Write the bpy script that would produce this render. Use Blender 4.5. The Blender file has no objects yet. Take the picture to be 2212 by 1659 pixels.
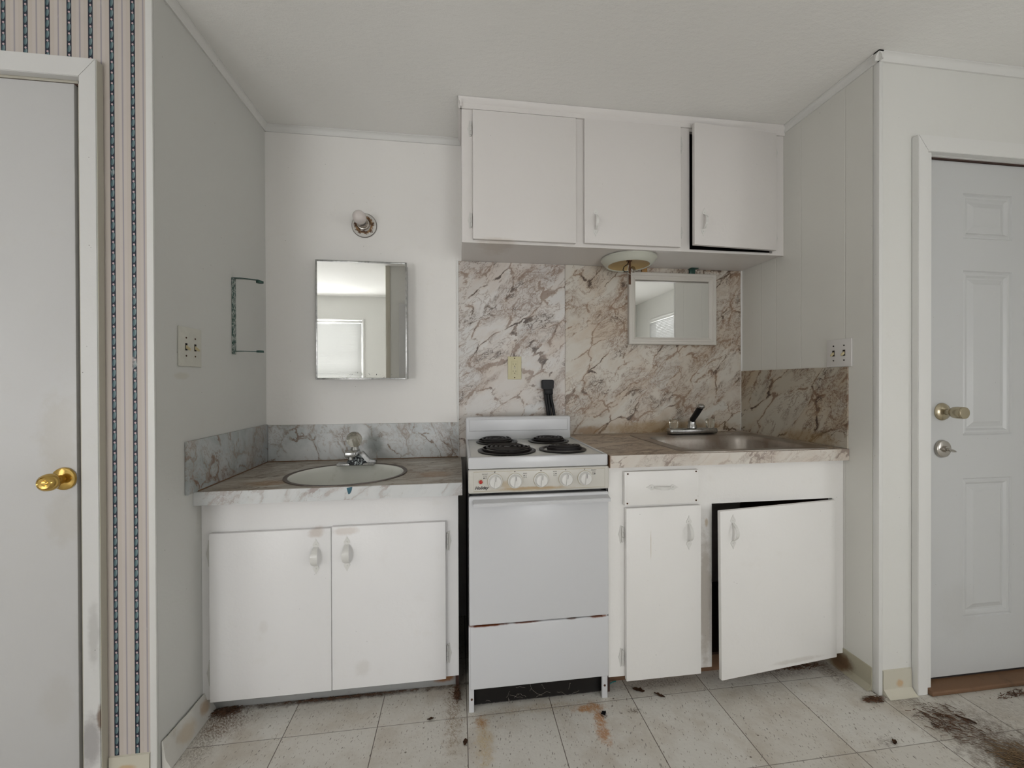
import bpy, bmesh, math, random
from mathutils import Vector, Matrix
random.seed(7)
SC = bpy.context.scene
COL = SC.collection
PI = math.pi

# ------------------------------------------------------------------ camera, world, exposure
cam_d = bpy.data.cameras.new('camera')
cam = bpy.data.objects.new('camera', cam_d); COL.objects.link(cam)
cam_d.sensor_width = 36.0
cam_d.lens = 36.0 * 867.7 / 2212.0
cam_d.clip_start = 0.02
yaw, pitch, roll = 0.13265, -0.00424, -0.003255
fw = Vector((math.sin(yaw) * math.cos(pitch), math.cos(yaw) * math.cos(pitch), math.sin(pitch)))
rt = Vector((math.cos(yaw), -math.sin(yaw), 0)); up = rt.cross(fw)
rt2 = rt * math.cos(roll) + up * math.sin(roll); up2 = up * math.cos(roll) - rt * math.sin(roll)
M = Matrix((rt2, up2, -fw)).transposed().to_4x4(); M.translation = (0, 0, 1.175)
cam.matrix_world = M
SC.camera = cam
w = bpy.data.worlds.new('world'); SC.world = w; w.use_nodes = True
w.node_tree.nodes['Background'].inputs[0].default_value = (0.75, 0.85, 1.0, 1)
w.node_tree.nodes['Background'].inputs[1].default_value = 1.0
SC.view_settings.view_transform = 'Standard'
SC.view_settings.look = 'None'
SC.view_settings.gamma = 1.0
SC.view_settings.use_curve_mapping = False
SC.view_settings.exposure = 0.93
LK = dict(rear_left=7.5, added_rear_right=2.8, far_right=3.0, added_far_left=1.2)      # pane glow; rear-right and far-left windows are unseen, added for light

# ------------------------------------------------------------------ node helpers
class NT:
    def __init__(s, name):
        s.m = bpy.data.materials.new(name); s.m.use_nodes = True
        s.t = s.m.node_tree; s.n = s.t.nodes; s.b = s.n['Principled BSDF']
        s.geo = s.n.new('ShaderNodeNewGeometry'); s.P = s.geo.outputs['Position']
    def put(s, sock, v):
        if hasattr(v, 'is_linked'): s.t.links.new(v, sock)
        elif isinstance(v, (tuple, list)) and len(v) == 3 and sock.type == 'RGBA': sock.default_value = (*v, 1)
        else: sock.default_value = v
    def math(s, op, a, b=0.0, c=0.0, clamp=False):
        n = s.n.new('ShaderNodeMath'); n.operation = op; n.use_clamp = clamp
        s.put(n.inputs[0], a); s.put(n.inputs[1], b); s.put(n.inputs[2], c); return n.outputs[0]
    def vec(s, op, a, b=(0, 0, 0), c=None):
        n = s.n.new('ShaderNodeVectorMath'); n.operation = op
        s.put(n.inputs[0], a)
        if op == 'SCALE': s.put(n.inputs[3], b)
        else: s.put(n.inputs[1], b)
        return n.outputs['Value'] if op in ('LENGTH', 'DOT_PRODUCT', 'DISTANCE') else n.outputs[0]
    def noise(s, v, scale, detail=4, rough=0.55, color=False, dist=0.0):
        n = s.n.new('ShaderNodeTexNoise'); s.put(n.inputs['Vector'], v); n.inputs['Scale'].default_value = scale
        n.inputs['Detail'].default_value = detail; n.inputs['Roughness'].default_value = rough
        n.inputs['Distortion'].default_value = dist
        return n.outputs['Color'] if color else n.outputs['Fac']
    def voro(s, v, scale, feature='F1', out='Distance', rnd=1.0):
        n = s.n.new('ShaderNodeTexVoronoi'); n.feature = feature; s.put(n.inputs['Vector'], v)
        n.inputs['Scale'].default_value = scale; n.inputs['Randomness'].default_value = rnd
        return n.outputs[out]
    def ramp(s, f, a, b, smooth=True):            # a..b -> 0..1 (a may exceed b)
        n = s.n.new('ShaderNodeMapRange'); n.interpolation_type = 'SMOOTHSTEP' if smooth else 'LINEAR'
        s.put(n.inputs['Value'], f)
        lo, hi, x, y = (a, b, 0, 1) if a < b else (b, a, 1, 0)
        n.inputs['From Min'].default_value = lo; n.inputs['From Max'].default_value = hi
        n.inputs['To Min'].default_value = x; n.inputs['To Max'].default_value = y
        return n.outputs[0]
    def mix(s, f, a, b):
        n = s.n.new('ShaderNodeMix'); n.data_type = 'RGBA'
        s.put(n.inputs['Factor'], f); s.put(n.inputs[6], a); s.put(n.inputs[7], b); return n.outputs[2]
    def sep(s, v):
        n = s.n.new('ShaderNodeSeparateXYZ'); s.put(n.inputs[0], v); return n.outputs
    def comb(s, x, y, z):
        n = s.n.new('ShaderNodeCombineXYZ'); s.put(n.inputs[0], x); s.put(n.inputs[1], y); s.put(n.inputs[2], z); return n.outputs[0]
    def rot(s, v, axis, ang):
        n = s.n.new('ShaderNodeVectorRotate'); n.rotation_type = axis + '_AXIS'; s.put(n.inputs['Vector'], v)
        n.inputs['Angle'].default_value = ang; return n.outputs[0]
    def bump(s, h, dist, strength=1.0):
        n = s.n.new('ShaderNodeBump'); s.put(n.inputs['Height'], h); n.inputs['Distance'].default_value = dist
        n.inputs['Strength'].default_value = strength; s.t.links.new(n.outputs[0], s.b.inputs['Normal'])
    def blob(s, c, r, edge=0.5, ns=30, amp=0.9):   # worn stain around point c with radii r
        d = s.vec('LENGTH', s.vec('DIVIDE', s.vec('SUBTRACT', s.P, c), r))
        nz = s.noise(s.P, ns, 5, 0.65)
        f = s.math('SUBTRACT', 1.0, d); f = s.math('ADD', f, s.math('MULTIPLY', s.math('SUBTRACT', nz, 0.5), amp))
        return s.ramp(f, 0.0, edge)
    def done(s, col, rough=0.5, metal=0.0, **k):
        s.put(s.b.inputs['Base Color'], col); s.put(s.b.inputs['Roughness'], rough); s.b.inputs['Metallic'].default_value = metal
        for a, v in k.items(): s.b.inputs[a.replace('_', ' ')].default_value = v
        return s.m

def paint(name, col, rough=0.45, var=0.05, stains=(), bump=0.0006, bs=60, specks=0.0, tint=(0.55, 0.47, 0.33), tintamt=0.10):
    t = NT(name)
    n1 = t.noise(t.P, 2.2, 5, 0.6); n2 = t.noise(t.P, 14, 6, 0.65)
    c = t.mix(t.math('MULTIPLY', t.ramp(n1, 0.45, 0.8), var * 3), col, tuple(x * 0.86 for x in col))
    c = t.mix(t.math('MULTIPLY', t.ramp(n2, 0.56, 0.85), tintamt), c, tint)
    for (cc, rr, sc, amt) in stains:
        c = t.mix(t.math('MULTIPLY', t.blob(cc, rr, 0.6), amt), c, sc)
    if specks:
        v = t.voro(t.P, 38); pick = t.noise(t.P, 9, 2)
        f = t.math('MULTIPLY', t.ramp(v, 0.075, 0.03), t.ramp(pick, 0.57, 0.62))
        c = t.mix(t.math('MULTIPLY', f, specks), c, (0.08, 0.06, 0.045))
    t.bump(t.noise(t.P, bs, 4, 0.6), bump)
    return t.done(c, rough)

def plain(name, col, rough=0.4, metal=0.0, var=0.0, **k):
    t = NT(name)
    c = col
    if var: c = t.mix(t.ramp(t.noise(t.P, 40, 5, 0.7), 0.4, 0.75), col, tuple(x * (1 - var) for x in col))
    return t.done(c, rough, metal, **k)

def marble(name, base, patch, vein, deep, axis='Y', ang=-0.85, seed=(0, 0, 0), sc=1.0, stretch=2.1, dens=0.5, grime=None, gstain=(), amt=1.0):
    """printed marble laminate: pale pebbles parted by wriggling broken veins that run on the diagonal"""
    t = NT(name)
    v = t.vec('ADD', t.P, seed)
    v = t.rot(v, axis, ang)
    st = {'Y': (1.0, 1.0, 1.0 / stretch), 'X': (1.0, 1.0, 1.0 / stretch), 'Z': (1.0, 1.0 / stretch, 1.0)}[axis]
    v = t.vec('MULTIPLY', v, st)
    h = (0.5, 0.5, 0.5)
    w1 = t.noise(v, 8 * sc, 2, 0.5, True); w2 = t.noise(v, 38 * sc, 4, 0.7, True)
    va = t.vec('ADD', v, t.vec('SCALE', t.vec('SUBTRACT', w1, h), 0.13 / sc))
    vv = t.vec('ADD', va, t.vec('SCALE', t.vec('SUBTRACT', w2, h), 0.034 / sc))
    cell = t.sep(t.voro(vv, 9 * sc, 'F1', 'Color'))
    e1 = t.voro(vv, 9 * sc, 'DISTANCE_TO_EDGE')
    e2 = t.voro(vv, 34 * sc, 'DISTANCE_TO_EDGE')
    clus = t.ramp(t.noise(va, 6.5 * sc, 3, 0.6), 0.56 - 0.14 * dens, 0.66 - 0.12 * dens)
    brk = t.ramp(t.noise(v, 16 * sc, 4, 0.7), 0.40, 0.54)
    wisp = t.noise(va, 10 * sc, 7, 0.72)
    wisp2 = t.noise(t.vec('ADD', vv, (3.3, 1.7, 5.1)), 23 * sc, 6, 0.75)
    r1 = t.math('MULTIPLY', t.ramp(t.math('ABSOLUTE', t.math('SUBTRACT', wisp, 0.5)), 0.016, 0.003), t.ramp(t.noise(v, 5 * sc, 3), 0.43, 0.56))
    r2 = t.math('MULTIPLY', t.ramp(t.math('ABSOLUTE', t.math('SUBTRACT', wisp2, 0.5)), 0.026, 0.004), clus)
    c = t.mix(t.math('MULTIPLY', t.ramp(cell[0], 0.4, 1.0), 0.35 * amt * amt), base, patch)
    c = t.mix(t.math('MULTIPLY', t.ramp(t.noise(vv, 7 * sc, 5, 0.65), 0.44, 0.68), 0.55), c, patch)
    c = t.mix(t.math('MULTIPLY', t.ramp(cell[1], 0.55, 1.0), 0.35 * amt * amt), c, (base[0] * 0.88, base[1] * 0.93, base[2] * 0.97))
    c = t.mix(t.math('MULTIPLY', clus, 0.20), c, vein)
    f1 = t.math('MULTIPLY', t.ramp(t.math('SUBTRACT', e1, t.math('MULTIPLY', brk, 0.022)), 0.022, -0.004), brk)
    halo = t.math('MULTIPLY', t.ramp(e1, 0.16, 0.0), brk)
    c = t.mix(t.math('MULTIPLY', halo, 0.40), c, patch)
    f2 = t.math('MULTIPLY', t.ramp(e2, 0.060, 0.012), t.math('MULTIPLY', clus, t.ramp(t.noise(v, 60 * sc, 3), 0.42, 0.52)))
    for f, k in ((f1, 0.78), (f2, 0.75), (r1, 0.70), (r2, 0.80)):
        c = t.mix(t.math('MULTIPLY', f, k * amt), c, vein)
    dk = t.math('MULTIPLY', t.math('MAXIMUM', f1, t.math('MAXIMUM', f2, r2)), t.ramp(t.noise(va, 9 * sc, 4, 0.65), 0.50, 0.60))
    c = t.mix(t.math('MULTIPLY', dk, 0.92 * amt), c, deep)
    if grime:
        g = t.ramp(t.noise(t.vec('MULTIPLY', t.P, (1, 3.2, 1)), 9, 7, 0.7), 0.40, 0.72)
        c = t.mix(t.math('MULTIPLY', g, grime[1]), c, grime[0])
        g2 = t.ramp(t.noise(t.vec('MULTIPLY', t.P, (1, 2.6, 1)), 45, 5, 0.7), 0.56, 0.68)
        c = t.mix(t.math('MULTIPLY', g2, grime[1] * 0.8), c, tuple(x * 0.4 for x in grime[0]))
    for (cc, rr, s2, am) in gstain:
        c = t.mix(t.math('MULTIPLY', t.blob(cc, rr, 0.6), am), c, s2)
    return t.done(c, 0.38)

# ------------------------------------------------------------------ materials
WALL = (0.75, 0.74, 0.70)
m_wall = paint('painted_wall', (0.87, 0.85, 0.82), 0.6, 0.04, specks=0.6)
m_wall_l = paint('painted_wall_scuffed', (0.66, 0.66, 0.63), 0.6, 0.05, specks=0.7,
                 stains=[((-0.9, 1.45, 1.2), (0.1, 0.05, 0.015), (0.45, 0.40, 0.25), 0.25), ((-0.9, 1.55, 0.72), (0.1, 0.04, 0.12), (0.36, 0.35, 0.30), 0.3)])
m_wall_f = paint('painted_entry_wall', (0.74, 0.735, 0.70), 0.5, 0.04, specks=0.6)
def panel_wall():
    t = NT('grooved_panel_wall')
    c = t.mix(t.math('MULTIPLY', t.ramp(t.noise(t.P, 2.2, 5, 0.6), 0.45, 0.8), 0.15), (0.74, 0.73, 0.685), (0.66, 0.65, 0.60))
    s = t.sep(t.P); g = None
    for y0 in (1.885, 1.79, 1.645, 1.433):
        d = t.ramp(t.math('ABSOLUTE', t.math('SUBTRACT', s[1], y0)), 0.0030, 0.0008)
        g = d if g is None else t.math('MAXIMUM', g, d)
    v = t.voro(t.P, 34); c = t.mix(t.math('MULTIPLY', t.ramp(v, 0.07, 0.03), t.math('MULTIPLY', t.ramp(t.noise(t.P, 8, 2), 0.57, 0.62), 0.7)), c, (0.08, 0.07, 0.05))
    t.bump(t.math('MULTIPLY', g, -1.0), 0.0008, 1.0)
    return t.done(c, 0.5)
m_wall_r = panel_wall()
def ceiling_mat():
    t = NT('ceiling_paint')
    c = t.mix(t.math('MULTIPLY', t.ramp(t.noise(t.P, 1.5, 4), 0.4, 0.8), 0.12), (0.88, 0.87, 0.84), (0.82, 0.81, 0.76))
    n = t.noise(t.vec('MULTIPLY', t.P, (1, 1.6, 1)), 34, 6, 0.7)
    t.bump(n, 0.006, 0.45)
    return t.done(c, 0.75)
m_ceil = ceiling_mat()
m_trim = paint('trim_paint', (0.76, 0.755, 0.73), 0.4, 0.03, specks=0.5)
m_trim_l = paint('door_frame_paint', (0.70, 0.695, 0.68), 0.4, 0.04, specks=0.8,
                 stains=[((-1.06, 1.31, 0.14), (0.035, 0.05, 0.10), (0.30, 0.28, 0.28), 0.7), ((-1.035, 1.32, 0.2), (0.012, 0.03, 0.05), (0.15, 0.08, 0.04), 0.8),
                         ((-1.05, 1.31, 0.45), (0.02, 0.05, 0.12), (0.40, 0.39, 0.37), 0.5)])
m_trim_edge = paint('door_frame_edge', (0.55, 0.52, 0.44), 0.5, 0.05)
m_door_l = paint('left_door_paint', (0.60, 0.595, 0.59), 0.35, 0.03, bump=0.0003,
                 stains=[((-1.15, 1.33, 1.02), (0.07, 0.05, 0.17), (0.46, 0.42, 0.34), 0.3), ((-1.14, 1.33, 0.78), (0.06, 0.05, 0.10), (0.46, 0.42, 0.34), 0.25),
                         ((-1.16, 1.33, 0.25), (0.06, 0.05, 0.10), (0.5, 0.47, 0.42), 0.25)])
m_door_r = paint('right_door_paint', (0.57, 0.575, 0.57), 0.32, 0.03, bump=0.0003, specks=0.5,
                 stains=[((1.93, 1.32, 0.28), (0.12, 0.05, 0.14), (0.46, 0.45, 0.42), 0.2)])
m_cab_u = paint('upper_cabinet_paint', (0.74, 0.71, 0.685), 0.4, 0.03, specks=0.35, stains=[((0.17, 1.75, 1.783), (0.1, 0.2, 0.02), (0.56, 0.49, 0.42), 0.5)])
m_cab_v = paint('vanity_paint', (0.84, 0.83, 0.825), 0.38, 0.03, specks=0.35,
                stains=[((-0.51, 1.527, 0.635), (0.035, 0.05, 0.025), (0.52, 0.42, 0.34), 0.5), ((-0.41, 1.527, 0.635), (0.06, 0.05, 0.02), (0.52, 0.42, 0.34), 0.4),
                        ((-0.35, 1.527, 0.13), (0.035, 0.05, 0.04), (0.62, 0.58, 0.53), 0.3), ((-0.69, 1.527, 0.31), (0.02, 0.05, 0.03), (0.62, 0.58, 0.52), 0.2)])
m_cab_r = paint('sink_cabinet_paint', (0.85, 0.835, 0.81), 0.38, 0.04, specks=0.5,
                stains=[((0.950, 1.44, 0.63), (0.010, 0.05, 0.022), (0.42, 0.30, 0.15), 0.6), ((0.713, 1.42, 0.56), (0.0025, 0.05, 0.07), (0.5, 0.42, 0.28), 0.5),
                        ((1.32, 1.40, 0.085), (0.16, 0.06, 0.012), (0.42, 0.37, 0.30), 0.3), ((0.944, 1.44, 0.32), (0.035, 0.03, 0.36), (0.46, 0.41, 0.35), 0.75)])  # last entry paints shade and grime onto the stile between the doors
m_dark = plain('dark_void', (0.02, 0.014, 0.012), 0.9)
m_wood = plain('dark_bare_wood', (0.055, 0.022, 0.014), 0.7, var=0.4)
m_toe = paint('peeling_toe_board', (0.31, 0.31, 0.30), 0.7, 0.2, specks=1.0, tint=(0.1, 0.07, 0.05), tintamt=0.9, stains=[((-0.06, 1.57, 0.03), (0.06, 0.05, 0.02), (0.22, 0.10, 0.04), 1.0)])
m_brownwood = paint('stained_wood', (0.17, 0.09, 0.045), 0.6, 0.5, tint=(0.03, 0.018, 0.01), tintamt=1.0, specks=0.9)
m_vinyl = paint('yellowed_vinyl_base', (0.60, 0.57, 0.47), 0.35, 0.08, tint=(0.30, 0.2, 0.1), tintamt=0.3,
                stains=[((1.64, 1.29, 0.04), (0.02, 0.05, 0.02), (0.55, 0.33, 0.14), 0.7), ((-0.98, 1.32, 0.035), (0.03, 0.05, 0.012), (0.52, 0.33, 0.15), 0.7)])
m_vinyl_l = paint('curled_vinyl_base', (0.66, 0.645, 0.60), 0.35, 0.08, tint=(0.40, 0.28, 0.14), tintamt=0.5, specks=0.6,
                  stains=[((-0.89, 1.53, 0.04), (0.03, 0.035, 0.03), (0.42, 0.25, 0.10), 0.6), ((-0.88, 1.43, 0.04), (0.03, 0.05, 0.04), (0.52, 0.40, 0.25), 0.5)])
m_vinyl_d = paint('dirty_vinyl_base', (0.45, 0.42, 0.32), 0.4, 0.15, tint=(0.12, 0.07, 0.03), tintamt=0.6,
                  stains=[((1.545, 1.45, 0.03), (0.05, 0.07, 0.05), (0.14, 0.07, 0.03), 0.9), ((-0.89, 1.52, 0.04), (0.03, 0.04, 0.03), (0.40, 0.22, 0.08), 0.7)])
m_enamel = paint('stove_enamel', (0.64, 0.645, 0.66), 0.22, 0.02, bump=0.0001, tintamt=0.02,
                 stains=[((0.1, 1.43, 0.3085), (0.11, 0.06, 0.0068), (0.17, 0.045, 0.015), 1.0), ((0.24, 1.43, 0.3085), (0.07, 0.06, 0.0052), (0.17, 0.045, 0.015), 0.9),
                         ((0.51, 1.43, 0.3085), (0.05, 0.06, 0.0068), (0.2, 0.06, 0.02), 0.9), ((0.41, 1.43, 0.3085), (0.03, 0.06, 0.0055), (0.12, 0.05, 0.03), 0.8)])
m_cooktop = paint('cooktop_enamel', (0.66, 0.655, 0.62), 0.25, 0.05, bump=0.0001, specks=0.9, tint=(0.42, 0.36, 0.24), tintamt=0.35)
m_panel_st = paint('control_panel_enamel', (0.61, 0.59, 0.54), 0.3, 0.04, bump=0.0001, specks=0.6, tint=(0.45, 0.33, 0.18), tintamt=0.3,
                   stains=[((0.27, 1.42, 0.793), (0.17, 0.05, 0.010), (0.42, 0.28, 0.13), 0.8), ((0.17, 1.42, 0.81), (0.03, 0.05, 0.02), (0.5, 0.38, 0.22), 0.6)])
m_knob = plain('knob_plastic', (0.74, 0.73, 0.70), 0.25)
m_knobbase = plain('yellowed_plastic', (0.52, 0.47, 0.36), 0.35)
m_black = plain('black_plastic', (0.006, 0.006, 0.007), 0.4, Specular_IOR_Level=0.25)
m_blackmetal = plain('black_enamel', (0.008, 0.007, 0.007), 0.35, Specular_IOR_Level=0.3)
m_coil = plain('burner_coil', (0.014, 0.011, 0.011), 0.42, 0.0, var=0.4, Specular_IOR_Level=0.4)
def kick_mat():
    t = NT('dusty_kick_panel')
    n = t.noise(t.P, 150, 3, 0.8); n2 = t.noise(t.P, 12, 4)
    c = t.mix(t.ramp(n, 0.42, 0.70), (0.025, 0.022, 0.022), (0.20, 0.18, 0.165))
    c = t.mix(t.math('MULTIPLY', t.ramp(n2, 0.45, 0.75), 0.5), c, (0.03, 0.022, 0.018))
    return t.done(c, 0.7)
m_kick = kick_mat()
m_red = plain('red_lens', (0.45, 0.02, 0.015), 0.2)
m_print = plain('dark_print', (0.04, 0.035, 0.035), 0.5)
m_printg = plain('grey_print', (0.22, 0.2, 0.18), 0.5)
m_brass = plain('polished_brass', (0.62, 0.42, 0.13), 0.16, 1.0)
m_abrass = plain('antique_nickel', (0.50, 0.44, 0.32), 0.25, 1.0)
m_nickel = plain('satin_nickel', (0.55, 0.52, 0.48), 0.25, 1.0)
m_chrome = plain('worn_chrome', (0.50, 0.50, 0.49), 0.25, 1.0, var=0.5)
m_corr = plain('corroded_base', (0.05, 0.055, 0.06), 0.4, 0.5, var=0.3)
def corroded():
    t = NT('corroded_metal'); n = t.noise(t.P, 120, 5, 0.7)
    c = t.mix(t.ramp(n, 0.5, 0.58), (0.012, 0.013, 0.018), (0.45, 0.50, 0.50))
    return t.done(c, 0.45, 0.2)
m_corr = corroded()
def steel():
    t = NT('stained_steel'); n = t.noise(t.P, 160, 4, 0.7); n2 = t.noise(t.P, 9, 5)
    c = t.mix(t.ramp(n, 0.62, 0.72), (0.46, 0.42, 0.38), (0.10, 0.08, 0.07))
    c = t.mix(t.math('MULTIPLY', t.ramp(n2, 0.4, 0.7), 0.6), c, (0.24, 0.17, 0.12))
    return t.done(c, 0.38, 0.9)
m_steel = steel()
def acrylic():
    t = NT('clear_acrylic'); t.b.inputs['Transmission Weight'].default_value = 0.92
    return t.done((0.86, 0.83, 0.74), 0.08, 0.0, IOR=1.4)
m_acryl = acrylic()
m_mirror = None
def mirror_mat():
    t = NT('silvered_glass')
    n = t.noise(t.P, 90, 5, 0.75)
    e = t.blob((-0.42, 1.95, 1.20), (0.16, 0.05, 0.03), 0.4, 60, 1.2)
    f = t.math('MULTIPLY', t.ramp(n, 0.60, 0.66), e)
    c = t.mix(f, (0.93, 0.94, 0.93), (0.10, 0.10, 0.10))
    t.put(t.b.inputs['Metallic'], t.math('SUBTRACT', 1.0, f))
    r = t.math('MULTIPLY', t.ramp(t.noise(t.P, 4, 4), 0.4, 0.8), 0.05)
    t.put(t.b.inputs['Base Color'], c); t.put(t.b.inputs['Roughness'], t.math('ADD', r, 0.01))
    return t.m
m_mirror = mirror_mat()
m_alu = plain('dull_aluminium', (0.50, 0.50, 0.49), 0.3, 0.9, var=0.5)
m_bulb = plain('frosted_bulb', (0.72, 0.66, 0.63), 0.25)
m_green = plain('dark_green_metal', (0.035, 0.085, 0.07), 0.35, 0.3)
def green_worn():
    t = NT('half_painted_green_metal'); n = t.noise(t.vec('MULTIPLY', t.P, (1, 1, 0.5)), 150, 4, 0.7)
    c = t.mix(t.ramp(n, 0.46, 0.56), (0.04, 0.09, 0.075), (0.42, 0.45, 0.42)); return t.done(c, 0.45, 0.1)
m_greenw = green_worn()
m_ivory = plain('ivory_plastic', (0.62, 0.57, 0.36), 0.35)
m_tog = plain('cream_toggle', (0.60, 0.52, 0.32), 0.35)
m_plate = plain('painted_switch_plate', (0.62, 0.61, 0.54), 0.4, var=0.08)
m_plate_w = plain('white_switch_plate', (0.70, 0.68, 0.66), 0.3)
m_hinge = paint('painted_hinge', (0.66, 0.65, 0.62), 0.35, 0.1, specks=1.0)
m_pull = plain('painted_pull', (0.74, 0.73, 0.70), 0.28)
m_pan = plain('lamp_pan_enamel', (0.60, 0.61, 0.53), 0.22)
m_pantan = paint('scorched_reflector', (0.50, 0.36, 0.17), 0.5, 0.1, tint=(0.62, 0.55, 0.4), tintamt=0.8)
m_rust = plain('rusty_steel', (0.10, 0.045, 0.02), 0.7, 0.2, var=0.5)
m_orange = plain('rusted_bracket', (0.40, 0.22, 0.07), 0.6, var=0.5)
m_frame = paint('mirror_frame_paint', (0.64, 0.61, 0.56), 0.4, 0.04)
m_mold = plain('moldy_caulk', (0.60, 0.585, 0.52), 0.6, var=0.5)
m_teal = plain('teal_plastic', (0.01, 0.18, 0.17), 0.4)
m_chip = plain('blue_chip', (0.02, 0.13, 0.19), 0.4, var=0.6)
m_leaf = plain('dead_leaf', (0.10, 0.045, 0.02), 0.8, var=0.6)
m_straw = plain('dry_straw', (0.20, 0.13, 0.07), 0.9, var=0.6)
m_web = plain('cobweb_thread', (0.28, 0.25, 0.22), 0.9)
m_blind = None
def blind_mat():
    t = NT('white_blind_slat'); t.b.inputs['Transmission Weight'].default_value = 0.0
    tr = t.n.new('ShaderNodeBsdfTranslucent'); tr.inputs[0].default_value = (0.30, 0.30, 0.29, 1)
    mx = t.n.new('ShaderNodeMixShader'); mx.inputs[0].default_value = 0.5
    out = t.n['Material Output']; t.done((0.8, 0.8, 0.78), 0.5)
    t.t.links.new(t.b.outputs[0], mx.inputs[1]); t.t.links.new(tr.outputs[0], mx.inputs[2]); t.t.links.new(mx.outputs[0], out.inputs[0])
    return t.m
m_blind = blind_mat()
def glow(name, col, k):
    t = NT(name); t.b.inputs['Emission Color'].default_value = (*col, 1); t.b.inputs['Emission Strength'].default_value = k
    return t.done((0.2, 0.2, 0.2), 0.1)

m_marb_a = marble('laminate_marble_cool', (0.68, 0.66, 0.635), (0.58, 0.49, 0.41), (0.27, 0.19, 0.145), (0.09, 0.07, 0.06), 'Y', -0.85, (0, 0, 0), 1.0, 2.0, 0.5)
m_marb_b = marble('laminate_marble_warm', (0.62, 0.585, 0.52), (0.52, 0.41, 0.30), (0.25, 0.155, 0.10), (0.08, 0.055, 0.04), 'Y', -0.85, (3.1, 0, 1.7), 1.0, 1.9, 0.8,
                  gstain=[((1.1, 2.03, 0.93), (0.5, 0.1, 0.05), (0.38, 0.26, 0.13), 0.7), ((0.67, 2.03, 0.92), (0.1, 0.1, 0.03), (0.30, 0.17, 0.07), 0.7)])
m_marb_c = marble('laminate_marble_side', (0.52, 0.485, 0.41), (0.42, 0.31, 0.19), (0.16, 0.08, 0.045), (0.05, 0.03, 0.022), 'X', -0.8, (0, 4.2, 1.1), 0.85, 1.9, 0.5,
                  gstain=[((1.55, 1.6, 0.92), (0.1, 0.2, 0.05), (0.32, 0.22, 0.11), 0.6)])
m_marb_top = marble('laminate_counter_right', (0.56, 0.48, 0.39), (0.48, 0.36, 0.25), (0.20, 0.13, 0.085), (0.10, 0.07, 0.05), 'Z', 1.2, (1.1, 5, 0), 1.1, 2.6, 0.6, grime=((0.25, 0.16, 0.09), 0.45))
m_marb_edge = marble('laminate_edge_right', (0.66, 0.62, 0.56), (0.60, 0.50, 0.42), (0.34, 0.26, 0.21), (0.18, 0.13, 0.11), 'Y', -0.9, (6.1, 0, 2.7), 0.9, 2.0, 0.3, amt=0.6)
m_gs = marble('laminate_grey_splash', (0.66, 0.67, 0.665), (0.42, 0.455, 0.45), (0.36, 0.29, 0.24), (0.21, 0.14, 0.10), 'Y', 0.5, (2.2, 0, 9.7), 1.2, 1.5, 0.4, amt=0.8,
              gstain=[((-0.41, 2.03, 0.88), (0.06, 0.1, 0.06), (0.22, 0.25, 0.24), 0.6)])
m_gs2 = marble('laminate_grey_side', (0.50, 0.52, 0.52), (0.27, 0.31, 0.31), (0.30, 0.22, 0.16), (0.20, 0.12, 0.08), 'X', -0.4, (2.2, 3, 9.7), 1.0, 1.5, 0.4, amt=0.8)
m_ge = marble('laminate_grey_edge', (0.66, 0.665, 0.66), (0.50, 0.53, 0.525), (0.42, 0.35, 0.32), (0.3, 0.22, 0.2), 'Y', -0.8, (4.4, 0, 3.7), 1.1, 2.0, 0.3, amt=0.6)
m_gt = marble('laminate_grey_top', (0.58, 0.55, 0.49), (0.31, 0.28, 0.23), (0.22, 0.16, 0.11), (0.12, 0.09, 0.07), 'Z', 1.3, (7.1, 5, 0), 1.3, 2.8, 0.5,
              grime=((0.22, 0.14, 0.07), 0.6), gstain=[((-0.10, 1.66, 0.8), (0.09, 0.07, 0.05), (0.34, 0.18, 0.06), 0.55), ((-0.70, 1.60, 0.8), (0.12, 0.05, 0.05), (0.34, 0.18, 0.06), 0.5)])
m_basin = paint('stained_porcelain', (0.76, 0.765, 0.71), 0.2, 0.05, bump=0.0001, tint=(0.35, 0.31, 0.17), tintamt=0.4,
                stains=[((-0.55, 1.62, 0.72), (0.16, 0.12, 0.08), (0.33, 0.31, 0.14), 0.7)], specks=0.8)
m_band = plain('corroded_sink_ring', (0.13, 0.10, 0.085), 0.4, 0.5, var=0.4)

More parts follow.
